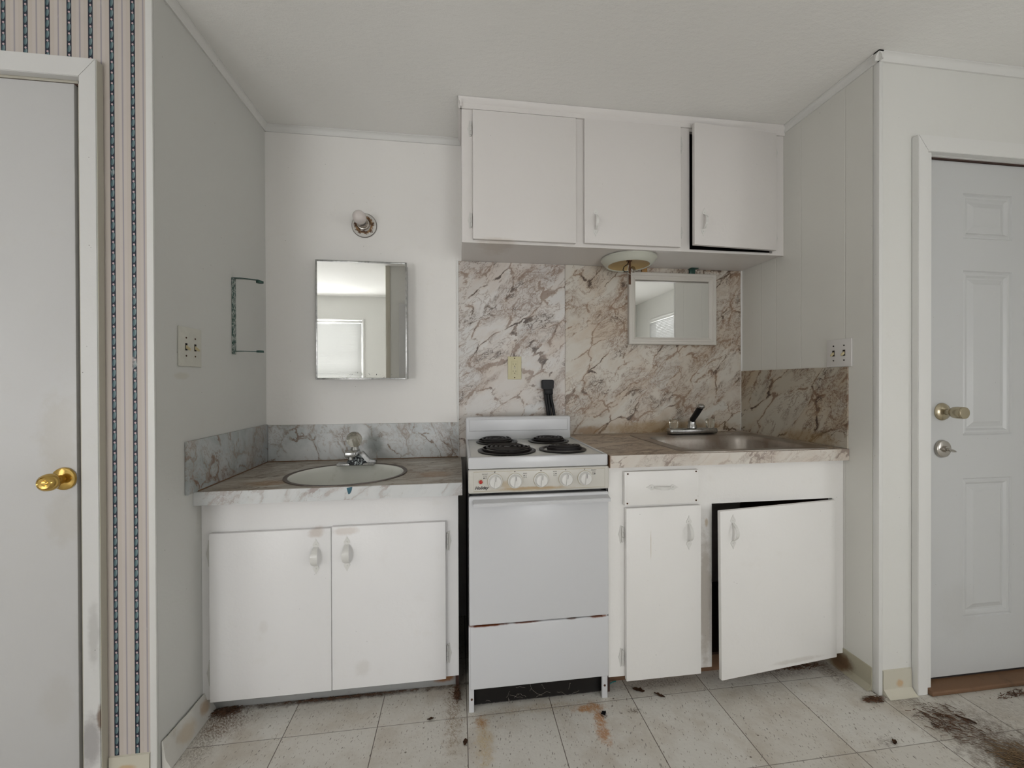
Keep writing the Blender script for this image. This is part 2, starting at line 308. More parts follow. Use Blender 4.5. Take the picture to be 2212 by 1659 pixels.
def wallpaper():
    t = NT('striped_wallpaper'); s = t.sep(t.P)
    u = t.math('DIVIDE', t.math('SUBTRACT', s[0], -1.2857 - 0.0276), 0.0552)
    u = t.math('SUBTRACT', t.math('FRACT', u), 0.5)                 # 0 on the dark stripe
    au = t.math('ABSOLUTE', u)
    z = t.math('ADD', s[2], t.math('MULTIPLY', t.math('FLOOR', t.math('DIVIDE', t.math('SUBTRACT', s[0], -1.3133), 0.0552)), 0.0047))
    v = t.math('FRACT', t.math('DIVIDE', z, 0.0312))
    base = t.mix(t.ramp(au, 0.30, 0.33), (0.55, 0.49, 0.44), (0.57, 0.515, 0.475))
    base = t.mix(t.math('MULTIPLY', t.ramp(t.noise(t.P, 9, 5, 0.6), 0.45, 0.8), 0.3), base, (0.49, 0.45, 0.42))
    def line(p, wd): return t.ramp(t.math('ABSOLUTE', t.math('SUBTRACT', au, p)), wd, wd * 0.5)
    c = t.mix(t.math('MULTIPLY', line(0.482, 0.02), 0.75), base, (0.25, 0.23, 0.28))
    c = t.mix(t.ramp(au, 0.118, 0.110), c, (0.010, 0.014, 0.030))
    # leaf, bud
    lv = t.math('SUBTRACT', v, 0.40)
    uu = t.math('SUBTRACT', u, t.math('MULTIPLY', lv, 0.06))
    d = t.math('SQRT', t.math('ADD', t.math('POWER', t.math('ABSOLUTE', t.math('DIVIDE', uu, 0.078)), 2.0), t.math('POWER', t.math('ABSOLUTE', t.math('DIVIDE', lv, 0.36)), 2.6)))
    c = t.mix(t.ramp(d, 1.0, 0.85), c, t.mix(t.ramp(u, -0.05, 0.05), (0.05, 0.11, 0.13), (0.19, 0.27, 0.28)))
    bv = t.math('SUBTRACT', v, 0.82)
    d2 = t.math('SQRT', t.math('ADD', t.math('POWER', t.math('ABSOLUTE', t.math('DIVIDE', u, 0.055)), 2.0), t.math('POWER', t.math('ABSOLUTE', t.math('DIVIDE', bv, 0.11)), 2.0)))
    c = t.mix(t.ramp(d2, 1.0, 0.8), c, (0.56, 0.42, 0.43))
    # paint smears that stay on the paper
    sm = t.math('MULTIPLY', t.ramp(t.noise(t.vec('MULTIPLY', t.P, (3, 1, 1)), 7, 6, 0.75), 0.62, 0.70), 0.55)
    c = t.mix(sm, c, (0.58, 0.55, 0.53))
    return t.done(c, 0.55)
m_paper = wallpaper()

def floor_mat():
    t = NT('vinyl_floor_tiles'); s = t.sep(t.P)
    def seam(a, off):
        f = t.math('FRACT', t.math('ADD', t.math('DIVIDE', t.math('SUBTRACT', a, off), 0.3045), 0.5))
        return t.ramp(t.math('ABSOLUTE', t.math('SUBTRACT', f, 0.5)), 0.0055, 0.0025)
    def fl(a, off): return t.math('FLOOR', t.math('DIVIDE', t.math('SUBTRACT', a, off), 0.3045))
    ix, iy = fl(s[0], 0.026), fl(s[1], 1.415)
    wn = t.n.new('ShaderNodeTexWhiteNoise'); wn.noise_dimensions = '2D'; t.put(wn.inputs[0], t.comb(ix, iy, 0))
    base = t.mix(wn.outputs[0], (0.60, 0.57, 0.51), (0.66, 0.64, 0.59))
    base = t.mix(t.math('MULTIPLY', t.ramp(t.noise(t.P, 6, 6, 0.65), 0.42, 0.72), 0.6), base, (0.44, 0.38, 0.30))
    # printed flecks, short dashes along y
    for sc, wd, seed, col, amt in ((1.25, 0.13, 0, (0.14, 0.12, 0.10), 0.75), (1.6, 0.15, 9, (0.24, 0.20, 0.16), 0.7), (2.3, 0.17, 5, (0.34, 0.29, 0.24), 0.75)):
        v = t.vec('ADD', t.vec('MULTIPLY', t.rot(t.P, 'Z', 0.25), (78 * sc, 30 * sc, 1)), (seed, seed, 0))
        v = t.vec('ADD', v, t.vec('SCALE', t.vec('SUBTRACT', t.noise(t.P, 60, 2, 0.5, True), (0.5, 0.5, 0.5)), 1.0))
        d = t.voro(v, 1.0); pick = t.sep(t.voro(v, 1.0, 'F1', 'Color'))[0]
        f = t.math('MULTIPLY', t.ramp(d, wd + 0.06, wd), t.ramp(pick, 0.55, 0.6))
        base = t.mix(t.math('MULTIPLY', f, amt), base, col)
    c = base
    grit = t.noise(t.vec('MULTIPLY', t.rot(t.P, 'Z', 0.9), (1, 2.2, 1)), 95, 5, 0.75)
    def dirt(cc, rr, col, amt, ns=30, amp=1.3, edge=0.7, gr=(0.40, 0.60)):
        nonlocal c
        f = t.math('MULTIPLY', t.blob(cc, tuple(x * 1.25 for x in rr), 0.8, ns * 0.6, amp), t.ramp(grit, *gr))
        c = t.mix(t.math('MULTIPLY', f, amt), c, col)
    BR = (0.13, 0.09, 0.06); GRY = (0.27, 0.235, 0.19)
    dirt((1.70, 1.12, 0), (0.16, 0.18, 1), GRY, 0.75, 40, 1.6); dirt((1.74, 1.00, 0), (0.17, 0.20, 1), BR, 0.95, 60, 2.2, gr=(0.3, 0.55)); dirt((0.62, 1.36, 0), (0.03, 0.012, 1), BR, 0.9, 90, 2.0); dirt((1.38, 1.13, 0), (0.04, 0.02, 1), BR, 0.7, 90, 2.0)
    dirt((1.62, 1.27, 0), (0.07, 0.04, 1), BR, 0.7, 60, 1.5); dirt((1.51, 1.29, 0), (0.05, 0.02, 1), BR, 0.9, 80, 1.4)
    dirt((1.49, 1.44, 0), (0.05, 0.10, 1), BR, 0.9, 50); dirt((1.30, 1.46, 0), (0.2, 0.035, 1), BR, 0.75, 50)
    dirt((-0.83, 1.55, 0), (0.09, 0.05, 1), BR, 0.9, 60); dirt((-0.83, 1.44, 0), (0.05, 0.14, 1), GRY, 0.8, 50, 1.5)
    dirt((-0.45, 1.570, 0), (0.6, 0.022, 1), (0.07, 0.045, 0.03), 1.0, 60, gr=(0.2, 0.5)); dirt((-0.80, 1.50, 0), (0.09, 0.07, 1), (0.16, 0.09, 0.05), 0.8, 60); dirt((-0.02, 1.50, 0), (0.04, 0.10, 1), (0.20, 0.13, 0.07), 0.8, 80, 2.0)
    dirt((-0.02, 1.38, 0), (0.035, 0.10, 1), (0.28, 0.20, 0.12), 0.8, 80, 2.2)
    dirt((0.075, 1.385, 0), (0.022, 0.03, 1), (0.36, 0.16, 0.04), 0.95, 110, 2.4, gr=(0.3, 0.6)); dirt((0.08, 1.30, 0), (0.03, 0.10, 1), (0.50, 0.36, 0.16), 0.6, 60, 2.2, gr=(0.3, 0.6))
    dirt((0.465, 1.395, 0), (0.06, 0.022, 1), (0.42, 0.19, 0.05), 0.9, 70, 2.4, gr=(0.25, 0.55)); dirt((0.488, 1.35, 0), (0.024, 0.035, 1), (0.40, 0.17, 0.04), 0.9, 90, 2.4, gr=(0.25, 0.55))
    dirt((0.475, 1.285, 0), (0.026, 0.045, 1), (0.40, 0.17, 0.04), 0.85, 80, 2.4, gr=(0.25, 0.55)); dirt((0.505, 1.36, 0), (0.014, 0.02, 1), (0.03, 0.02, 0.02), 1, 120)
    dirt((0.75, 1.475, 0), (0.2, 0.03, 1), BR, 0.65, 60); dirt((0.3, 1.42, 0), (0.3, 0.02, 1), (0.42, 0.32, 0.2), 0.6)
    dirt((2.2, 1.27, 0), (0.12, 0.02, 1), BR, 0.9, 60); dirt((1.95, 1.18, 0), (0.2, 0.06, 1), GRY, 0.5, 50, 1.6)
    # scattered crumbs
    v = t.voro(t.vec('MULTIPLY', t.P, (1, 1.4, 1)), 26); f = t.math('MULTIPLY', t.ramp(v, 0.13, 0.06), t.ramp(t.noise(t.P, 5, 3), 0.50, 0.58))
    c = t.mix(t.math('MULTIPLY', f, 0.85), c, (0.09, 0.055, 0.035))
    g = t.math('MAXIMUM', seam(s[0], 0.026), t.math('MULTIPLY', seam(s[1], 1.415), 0.65))
    c = t.mix(t.math('MULTIPLY', g, 0.85), c, (0.09, 0.06, 0.045))
    t.bump(t.math('SUBTRACT', t.noise(t.P, 80, 4), g), 0.0012)
    return t.done(c, 0.42)
m_floor = floor_mat()

# ------------------------------------------------------------------ mesh builder
class MB:
    def __init__(s): s.b = bmesh.new()
    def _merge(s, o, xf=None):
        if xf is not None: bmesh.ops.transform(o, matrix=xf, verts=o.verts)
        me = bpy.data.meshes.new('tmp'); o.to_mesh(me); o.free(); s.b.from_mesh(me); bpy.data.meshes.remove(me); return s
    def box(s, x0, x1, y0, y1, z0, z1, bev=0.0, seg=2, xf=None):
        o = bmesh.new(); bmesh.ops.create_cube(o, size=1)
        for v in o.verts:
            v.co = Vector(((x0 + x1) / 2 + v.co.x * (x1 - x0), (y0 + y1) / 2 + v.co.y * (y1 - y0), (z0 + z1) / 2 + v.co.z * (z1 - z0)))
        if bev: bmesh.ops.bevel(o, geom=o.edges[:], offset=bev, segments=seg, affect='EDGES', profile=0.5)
        return s._merge(o, xf)
    def cyl(s, p0, p1, r0, r1=None, n=24, xf=None):
        p0, p1 = Vector(p0), Vector(p1); d = p1 - p0; r1 = r0 if r1 is None else r1
        o = bmesh.new(); bmesh.ops.create_cone(o, cap_ends=True, segments=n, radius1=r0, radius2=r1, depth=d.length)
        q = d.to_track_quat('Z', 'Y').to_matrix().to_4x4(); q.translation = (p0 + p1) / 2
        bmesh.ops.transform(o, matrix=q, verts=o.verts)
        return s._merge(o, xf)
    def lathe(s, prof, origin=(0, 0, 0), d=(0, 0, 1), n=32, sx=1.0, sy=1.0, xf=None):
        """prof = [(radius, height)...] spun about direction d"""
        o = bmesh.new(); rings = []
        for r, h in prof:
            if r < 1e-6: rings.append([o.verts.new((0, 0, h))])
            else: rings.append([o.verts.new((r * sx * math.cos(2 * PI * k / n), r * sy * math.sin(2 * PI * k / n), h)) for k in range(n)])
        for a, b in zip(rings, rings[1:]):
            for k in range(n):
                q = [a[k % len(a)], a[(k + 1) % len(a)], b[(k + 1) % len(b)], b[k % len(b)]]
                u = []
                for x in q:
                    if x not in u: u.append(x)
                if len(u) > 2: o.faces.new(u)
        q = Vector(d).to_track_quat('Z', 'Y').to_matrix().to_4x4(); q.translation = Vector(origin)
        bmesh.ops.transform(o, matrix=q, verts=o.verts)
        bmesh.ops.recalc_face_normals(o, faces=o.faces)
        return s._merge(o, xf)
    def tube(s, pts, r, n=10, rr=None, flat=None, closed=False, xf=None):
        """sweep a round (or flat = (w, t)) section along pts"""
        pts = [Vector(p) for p in pts]; o = bmesh.new(); rings = []
        N = len(pts); prev = None
        for i, p in enumerate(pts):
            a = pts[(i - 1) % N] if (closed or i > 0) else p; b = pts[(i + 1) % N] if (closed or i < N - 1) else p
            t = (b - a).normalized()
            if prev is None:
                h = Vector((0, 0, 1)) if abs(t.z) < 0.9 else Vector((1, 0, 0)); u = t.cross(h).normalized()
            else:
                u = (prev - t * prev.dot(t)).normalized()
            prev = u; v = t.cross(u)
            rad = rr[i] if rr else r
            rings.append([o.verts.new(p + u * rad * math.cos(2 * PI * k / n) + v * rad * math.sin(2 * PI * k / n)) for k in range(n)])
        m = N if closed else N - 1
        for i in range(m):
            a, b = rings[i], rings[(i + 1) % N]
            for k in range(n): o.faces.new((a[k], a[(k + 1) % n], b[(k + 1) % n], b[k]))
        if not closed: o.faces.new(rings[0][::-1]); o.faces.new(rings[-1])
        bmesh.ops.recalc_face_normals(o, faces=o.faces)
        return s._merge(o, xf)
    def strap(s, pts, wv, th, xf=None, ws=None):
        """flat band: pts centre line, wv half-width vector, th thickness vectors follow the normal"""
        pts = [Vector(p) for p in pts]; wv = Vector(wv); o = bmesh.new(); R = []
        for i, p in enumerate(pts):
            t = (pts[min(i + 1, len(pts) - 1)] - pts[max(i - 1, 0)]).normalized(); nrm = t.cross(wv).normalized() * th
            k = ws[i] if ws else 1.0
            R.append([o.verts.new(p + wv * k), o.verts.new(p + wv * k + nrm), o.verts.new(p - wv * k + nrm), o.verts.new(p - wv * k)])
        for a, b in zip(R, R[1:]):
            for k in range(4): o.faces.new((a[k], a[(k + 1) % 4], b[(k + 1) % 4], b[k]))
        o.faces.new(R[0][::-1]); o.faces.new(R[-1]); bmesh.ops.recalc_face_normals(o, faces=o.faces)
        return s._merge(o, xf)
    def prism(s, poly, a, d0, d1, bev=0.0, xf=None):
        """poly of 2D points in the plane normal to axis a ('x','y','z'), from d0 to d1"""
        o = bmesh.new()
        def P(p, d): return {'x': (d, p[0], p[1]), 'y': (p[0], d, p[1]), 'z': (p[0], p[1], d)}[a]
        A = [o.verts.new(P(p, d0)) for p in poly]; B = [o.verts.new(P(p, d1)) for p in poly]; n = len(poly)
        o.faces.new(A); o.faces.new(B[::-1])
        for k in range(n): o.faces.new((A[k], B[k], B[(k + 1) % n], A[(k + 1) % n]))
        bmesh.ops.recalc_face_normals(o, faces=o.faces)
        if bev: bmesh.ops.bevel(o, geom=o.edges[:], offset=bev, segments=2, affect='EDGES')
        return s._merge(o, xf)
    def rings(s, R, cap=False, xf=None):
        o = bmesh.new(); V = [[o.verts.new(p) for p in r] for r in R]; n = len(V[0])
        for a, b in zip(V, V[1:]):
            for k in range(n): o.faces.new((a[k], a[(k + 1) % n], b[(k + 1) % n], b[k]))
        if cap: o.faces.new(V[-1])
        return s._merge(o, xf)
    def build(s, name, mat, parent=None, smooth=35, xf=None):
        if xf is not None: bmesh.ops.transform(s.b, matrix=xf, verts=s.b.verts)
        off = Vector((0, 0, 0)); p = parent
        while p is not None: off += p.location; p = p.parent
        org = off if parent is not None else None
        if parent is None:                                       # origin at the thing's base
            xs = [v.co.x for v in s.b.verts]; ys = [v.co.y for v in s.b.verts]; zs = [v.co.z for v in s.b.verts]
            off = Vector(((min(xs) + max(xs)) / 2, (min(ys) + max(ys)) / 2, min(zs)))
        for v in s.b.verts: v.co -= off
        me = bpy.data.meshes.new(name); s.b.to_mesh(me); s.b.free()
        if smooth:
            me.polygons.foreach_set('use_smooth', [True] * len(me.polygons)); me.set_sharp_from_angle(angle=math.radians(smooth))
        me.materials.append(mat)
        o = bpy.data.objects.new(name, me); COL.objects.link(o)
        if parent is None: o.location = off
        else: o.parent = parent
        return o

def tag(o, label, cat, group=None, kind=None):
    o['label'] = label; o['category'] = cat
    if group: o['group'] = group
    if kind: o['kind'] = kind
    return o
def thing(name, loc, label=None, cat=None, group=None, kind=None):
    o = bpy.data.objects.new(name, None); COL.objects.link(o); o.location = loc; o.empty_display_size = 0.05
    if label: tag(o, label, cat, group, kind)
    elif kind: o['kind'] = kind
    return o
def struct(name, mb, mat, parent=None, smooth=35):
    o = mb.build(name, mat, parent, smooth)
    if parent is None: o['kind'] = 'structure'
    return o
def box(x0, x1, y0, y1, z0, z1, bev=0.0): return MB().box(x0, x1, y0, y1, z0, z1, bev)
def Rz(a, p): return Matrix.Translation(p) @ Matrix.Rotation(a, 4, 'Z') @ Matrix.Translation(-Vector(p))

# ------------------------------------------------------------------ room shell
H = 2.39; YB = 2.035; XL = -0.90; XR = 1.551; YF = 1.334; YG = 1.304; RX = 2.80; RY = -2.0
struct('floor', box(-RX - .1, RX + .1, RY - .1, YB + .1, -0.06, 0.0), m_floor)
struct('ceiling', box(-RX - .1, RX + .1, RY - .1, YB + .1, H, H + 0.06), m_ceil)
struct('wall_back', box(XL - .08, XR + .08, YB, YB + .08, 0, H), m_wall)
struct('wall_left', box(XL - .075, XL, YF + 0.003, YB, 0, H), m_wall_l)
struct('wall_right', box(XR, XR + .09, YG + 0.02, YB, 0, H), m_wall_r)
D1L, D1R, D1T = -1.86, -1.092, 2.062
struct('wall_left_front', MB().box(-RX, D1L, YF, YF + .07, 0, H).box(D1R, XL - .017, YF, YF + .07, 0, H).box(D1L, D1R, YF, YF + .07, D1T, H), m_paper)
D2L, D2R, D2T = 1.752, 2.60, 2.040
struct('wall_right_front', MB().box(XR + 0.016, D2L, YG, YG + .09, 0, H).box(D2R, RX, YG, YG + .09, 0, H).box(D2L, D2R, YG, YG + .09, D2T, H), m_wall_f)
def wall_with_window(name, axis, pos, th, a0, a1, w0, w1, z0, z1):
    m = MB()
    def b(p, q, r, t):
        if axis == 'y': m.box(p, q, pos, pos + th, r, t)
        else: m.box(pos, pos + th, p, q, r, t)
    b(a0, w0, 0, H); b(w1, a1, 0, H); b(w0, w1, 0, z0); b(w0, w1, z1, H)
    return struct(name, m, m_wall_f)
wall_with_window('wall_rear_left', 'y', RY - .08, .08, -RX, -0.745, -2.28, -1.34, 0.55, 2.05)
wall_with_window('wall_rear_right', 'y', RY - .08, .08, 0.20, RX, 0.45, 1.45, 0.25, 1.75)
wall_with_window('wall_far_right', 'x', RX, .08, RY, YG, -1.50, -0.45, 0.65, 2.07)
wall_with_window('wall_far_left', 'x', -RX - .08, .08, RY, YF, -1.30, -0.10, 0.55, 2.05)
struct('wall_closet', box(-0.745, 0.20, RY - .08, -0.42, 0, H), m_wall_f)

def window(n, axis, pos, w0, w1, z0, z1, k, side):
    r = thing('window_%d' % n, ((w0 + w1) / 2, pos, z0) if axis == 'y' else (pos, (w0 + w1) / 2, z0), kind='structure')
    m = MB(); g = MB()
    def b(mm, p, q, d0, d1, za, zb, bev=0.004):
        lo, hi = sorted((pos + side * d0, pos + side * d1))
        if axis == 'y': mm.box(p, q, lo, hi, za, zb, bev)
        else: mm.box(lo, hi, p, q, za, zb, bev)
    c = 0.025
    b(m, w0 - c, w0, -0.015, 0, z0 - c, z1 + c); b(m, w1, w1 + c, -0.015, 0, z0 - c, z1 + c)
    b(m, w0, w1, -0.015, 0, z1, z1 + c); b(m, w0, w1, -0.035, 0, z0 - .03, z0)
    b(m, w0, w0 + .03, .03, .07, z0, z1); b(m, w1 - .03, w1, .03, .07, z0, z1); b(m, w0, w1, .03, .07, z1 - .03, z1)
    b(m, w0, w1, .03, .07, z0, z0 + .03); b(m, w0, w1, .03, .07, (z0 + z1) / 2 - .02, (z0 + z1) / 2 + .02)
    m.build('window_frame', m_trim, r)
    b(g, w0 + .02, w1 - .02, .05, .054, z0 + .02, z1 - .02, 0)
    g.build('pane', glow('glowing_glass_%d' % n, (0.965, 0.972, 0.985), k), r)
window(1, 'y', RY, -2.28, -1.34, 0.55, 2.05, LK['rear_left'], -1)
window(2, 'x', RX, -1.50, -0.45, 0.65, 2.07, LK['far_right'], 1)
window(3, 'y', RY, 0.45, 1.45, 0.25, 1.75, LK['added_rear_right'], -1)  # unseen window, added so its glowing pane lights the alcove centrally
window(4, 'x', -RX, -1.30, -0.10, 0.55, 2.05, LK['added_far_left'], -1)  # another unseen window with glowing pane, added as extra side light
def blind(axis, pos, side, w0, w1, zt, zb, label):
    r = thing('window_blind', ((w0 + w1) / 2, pos, zb) if axis == 'y' else (pos, (w0 + w1) / 2, zb), label, 'blind', 'mini blinds over the windows')
    c = pos - side * 0.022
    hr = MB()
    if axis == 'y': hr.box(w0, w1, min(c, c + .025 * -side) , max(c, c + .025 * -side), zt - .03, zt, .002)
    else: hr.box(min(c, c + .025 * -side), max(c, c + .025 * -side), w0, w1, zt - .03, zt, .002)
    hr.build('headrail', m_trim, r)
    m = MB(); z = zt - .045; cc = c - side * 0.012
    while z > zb:
        if axis == 'y': m.strap([(w0, cc, z), (w1, cc, z)], (0, 0.0045, 0.0112), 0.0006)
        else: m.strap([(cc, w0, z), (cc, w1, z)], (0.0045, 0, 0.0112), 0.0006)
        z -= 0.021
    m.build('slats', m_blind, r)
blind('y', RY, -1, -2.277, -1.343, 2.04, 1.14, 'white mini blind half lowered over the window reflected in the medicine cabinet')
blind('x', RX, 1, -1.497, -0.453, 2.06, 1.36, 'white mini blind half lowered over the window reflected in the small framed mirror')

struct('door_3', MB().box(-0.61, 0.14, -0.4195, -0.402, 0.01, 2.0, .002), m_door_l)
struct('trim_10', MB().box(-0.745, -0.700, -0.4195, -0.410, 0, H, .001), m_trim_edge)
# trims: corner boards, crown moulding, base
struct('trim_1', box(XL - .018, XL, YF - .004, YF + .0028, 0, H, .001), m_trim)
struct('trim_2', MB().box(XR, XR + .017, YG - .004, YG + .0195, 0, H, .003), m_trim)
def crown(name, axis, wall, sgn, a0, a1, h=0.03, d=0.02):
    # sgn: direction into the room; profile: small cove
    prof = [(0, H - h), (sgn * .006, H - h), (sgn * .008, H - h * .55), (sgn * d * .8, H - h * .22), (sgn * d, H - h * .18), (sgn * d, H - .0005), (0, H - .0005)]
    poly = [(wall + p, z) for p, z in prof]
    m = MB()
    if axis == 'x': m.prism(poly, 'x', a0, a1)      # runs along x, profile in (y,z)
    else: m.prism(poly, 'y', a0, a1)                # runs along y, profile in (x,z)
    return struct(name, m, m_trim)
crown('trim_3', 'x', YB, -1, XL, 0.012)
crown('trim_4', 'y', XL, 1, YF, YB)
crown('trim_5', 'y', XR, -1, YG - .02, 1.742)
crown('trim_6', 'x', YG, -1, XR - .02, RX)
crown('trim_7', 'x', YF, -1, -RX, XL)
# strips over panel joints
struct('trim_8', box(-0.006, 0.002, YB - .010, YB, 0.80, 1.785), m_trim)
struct('trim_9', box(XR - .008, XR, YB - .008, YB, 0.905, 1.784), m_trim)

def cove(name, pts, along, a0, a1, mat):
    m = MB(); m.prism(pts, along, a0, a1); return struct(name, m, mat)
# curled vinyl on the alcove's left wall
L = MB(); R_ = []
for k in range(13):
    y = 1.345 + (1.575 - 1.345) * k / 12; lean = 0.006 + 0.012 * math.sin(k / 12 * PI) + 0.004 * math.sin(k * 1.3)
    R_.append([(XL + .001 + lean * .3, y, .088 - .010 * k / 12), (XL + .004 + lean * .3, y, .089 - .010 * k / 12), (XL + .008 + lean, y, .03), (XL + .030, y, .002), (XL + .028, y, .0), (XL + .004, y, .003)])
o_ = bmesh.new()
V_ = [[o_.verts.new(p) for p in r] for r in R_]
for a, b in zip(V_, V_[1:]):
    for k in range(6): o_.faces.new((a[k], a[(k + 1) % 6], b[(k + 1) % 6], b[k]))
o_.faces.new(V_[0][::-1]); o_.faces.new(V_[-1]); bmesh.ops.recalc_face_normals(o_, faces=o_.faces)
L._merge(o_); struct('baseboard_left', L, m_vinyl_l)
cove('baseboard_right', [(XR, .001), (XR - .022, .001), (XR - .016, .006), (XR - .004, .02), (XR - .003, .088), (XR, .089)], 'y', 1.325, 1.51, m_vinyl_d)
cove('baseboard_right_front', [(YG, .001), (YG - .030, .001), (YG - .018, .008), (YG - .006, .022), (YG - .0045, .090), (YG, .092)], 'x', XR + .019, 1.692, m_vinyl)
cove('baseboard_left_front', [(YF, .001), (YF - .022, .001), (YF - .014, .007), (YF - .006, .02), (YF - .0045, .068), (YF, .070)], 'x', -1.028, XL - .020, m_vinyl)

# ------------------------------------------------------------------ left door
d1 = thing('door_1', (-1.47, YF, 0), kind='structure')
MB().box(D1L + .005, -1.106, 1.331, 1.366, 0.008, 2.048, .002).build('door_panel', m_door_l, d1)
MB().prism([(-1.0785, 0), (-1.034, 0), (-1.034, 2.113), (-1.0785, 2.058)], 'y', 1.311, YF - .001, .0015).prism([(D1L - .06, 2.058), (-1.0787, 2.058), (-1.0342, 2.113), (D1L - .06, 2.113)], 'y', 1.3112, YF - .001, .0015).box(D1L - .06, D1L - .008, 1.311, YF - .001, 0, 2.058, .003).build('door_frame', m_trim_l, d1)
MB().box(-1.0335, -1.0322, 1.313, YF - .001, 0, 2.11).build('frame_edge', m_trim_edge, d1)
MB().box(-1.098, -1.092, 1.334, 1.40, 0, 2.06).box(D1L, -1.092, 1.334, 1.40, 2.052, 2.062).build('door_jamb', m_trim_edge, d1)
MB().box(-1.104, -1.098, 1.345, 1.37, 0.0, 2.05).box(D1L, -1.098, 1.337, 1.37, 2.048, 2.0525).build('door_gap', m_wood, d1)
kn = MB().lathe([(0, 0), (.031, 0), (.033, .003), (.031, .007), (.024, .010), (.013, .012), (.012, .026), (.017, .030), (.0235, .038), (.0245, .048), (.022, .058), (.017, .063), (.015, .0605), (.008, .0595), (.006, .062), (0, .0625)], (-1.137, 1.331, .899), (0, -1, 0), 40).build('door_knob', m_brass, d1)
MB().cyl((-1.125, 1.3225, .897), (-1.125, 1.320, .897), .0022, n=12).build('lock_hole', m_dark, kn)

# ------------------------------------------------------------------ right door
d2 = thing('door_2', (2.17, YG, 0), kind='structure')
sx0, sx1, ys = 1.772, 2.592, 1.320
cols = [(1.950, 2.180), (2.272, 2.502)]; rows = [(1.730, 1.906), (0.962, 1.605), (0.247, 0.794)]
m = MB(); xs = [sx0, cols[0][0], cols[0][1], cols[1][0], cols[1][1], sx1]; zs = [0.027, rows[2][0], rows[2][1], rows[1][0], rows[1][1], rows[0][0], rows[0][1], 2.026]
for i in range(5):
    for j in range(7):
        x0, x1, z0, z1 = xs[i], xs[i + 1], zs[j], zs[j + 1]
        if i in (1, 3) and j in (1, 3, 5): continue
        m.rings([[(x0, ys, z0), (x1, ys, z0), (x1, ys, z1), (x0, ys, z1)]], cap=True)
m.box(sx0, sx1, ys + .012, ys + .04, 0.027, 2.026); bmesh.ops.remove_doubles(m.b, verts=m.b.verts, dist=1e-5)
m.box(sx0, sx0 + .001, ys, ys + .03, .027, 2.026).box(sx0, sx1, ys, ys + .03, 2.025, 2.026).box(sx0, sx1, ys, ys + .03, .027, .028)
slab = m.build('door_panel', m_door_r, d2, smooth=20)
for (a, b) in cols:
    for (c, d) in rows:
        def rr(i, y): return [(a + i, y, c + i), (b - i, y, c + i), (b - i, y, d - i), (a + i, y, d - i)]
        MB().rings([rr(0, ys), rr(.004, ys + .005), rr(.012, ys + .0025), rr(.018, ys + .0035), rr(.026, ys + .010), rr(.032, ys + .0095), rr(.052, ys + .002), rr(.055, ys + .002)], cap=True).build('raised_panel', m_door_r, slab, smooth=12)
MB().prism([(1.695, 0), (1.738, 0), (1.738, 2.032), (1.695, 2.090)], 'y', 1.280, YG - .0005, .0015).prism([(1.7382, 2.032), (2.66, 2.032), (2.66, 2.090), (1.6952, 2.090)], 'y', 1.2802, YG - .0005, .0015).box(2.617, 2.66, 1.280, YG - .0005, 0, 2.032, .003).build('door_frame', m_trim, d2)
MB().box(1.738, D2L + .012, 1.290, 1.39, 0, 2.034).box(D2L, D2R, 1.304, 1.39, 2.030, D2T).build('door_jamb', m_trim, d2)
MB().box(D2L + .012, D2R, 1.312, 1.36, 2.0262, 2.030).build('door_gap', m_wood, d2)
MB().box(1.74, 2.615, 1.266, 1.39, 0.0, 0.018, .006, 3).build('threshold', m_brownwood, d2)
MB().box(D2L + .012, D2R, 1.324, 1.36, 0.018, 0.0268).build('door_gap', m_dark, d2)
kb = MB().lathe([(0, 0), (.033, 0), (.034, .004), (.030, .010), (.020, .014), (.012, .017), (.0115, .030), (.0165, .034), (.021, .040), (.0225, .050), (.0225, .066), (.0215, .068), (.0225, .070), (.021, .074), (.019, .0745), (0, .070)], (1.851, ys, 1.056), (0, -1, 0), 40).build('door_knob', m_abrass, d2)
MB().box(1.835, 1.842, ys - .0145, ys - .011, 1.050, 1.060, .001).build('lock_slot', m_dark, kb)
db = MB().lathe([(0, 0), (.033, 0), (.0345, .003), (.032, .010), (.028, .0125), (.014, .013), (0, .013)], (1.851, ys, .913), (0, -1, 0), 40).build('deadbolt', m_nickel, d2)
MB().lathe([(0, 0), (.012, 0), (.012, .008), (0, .008)], (1.851, ys - .013, .913), (0, -1, 0), 20).lathe([(0, -.0062), (.010, -.0055), (.019, -.003), (.0225, 0), (.019, .003), (.010, .0055), (0, .0062)], (1.853, ys - .030, .911), (.22, -.15, 1), 32, 1.0, .62).build('thumb_turn', m_nickel, db)

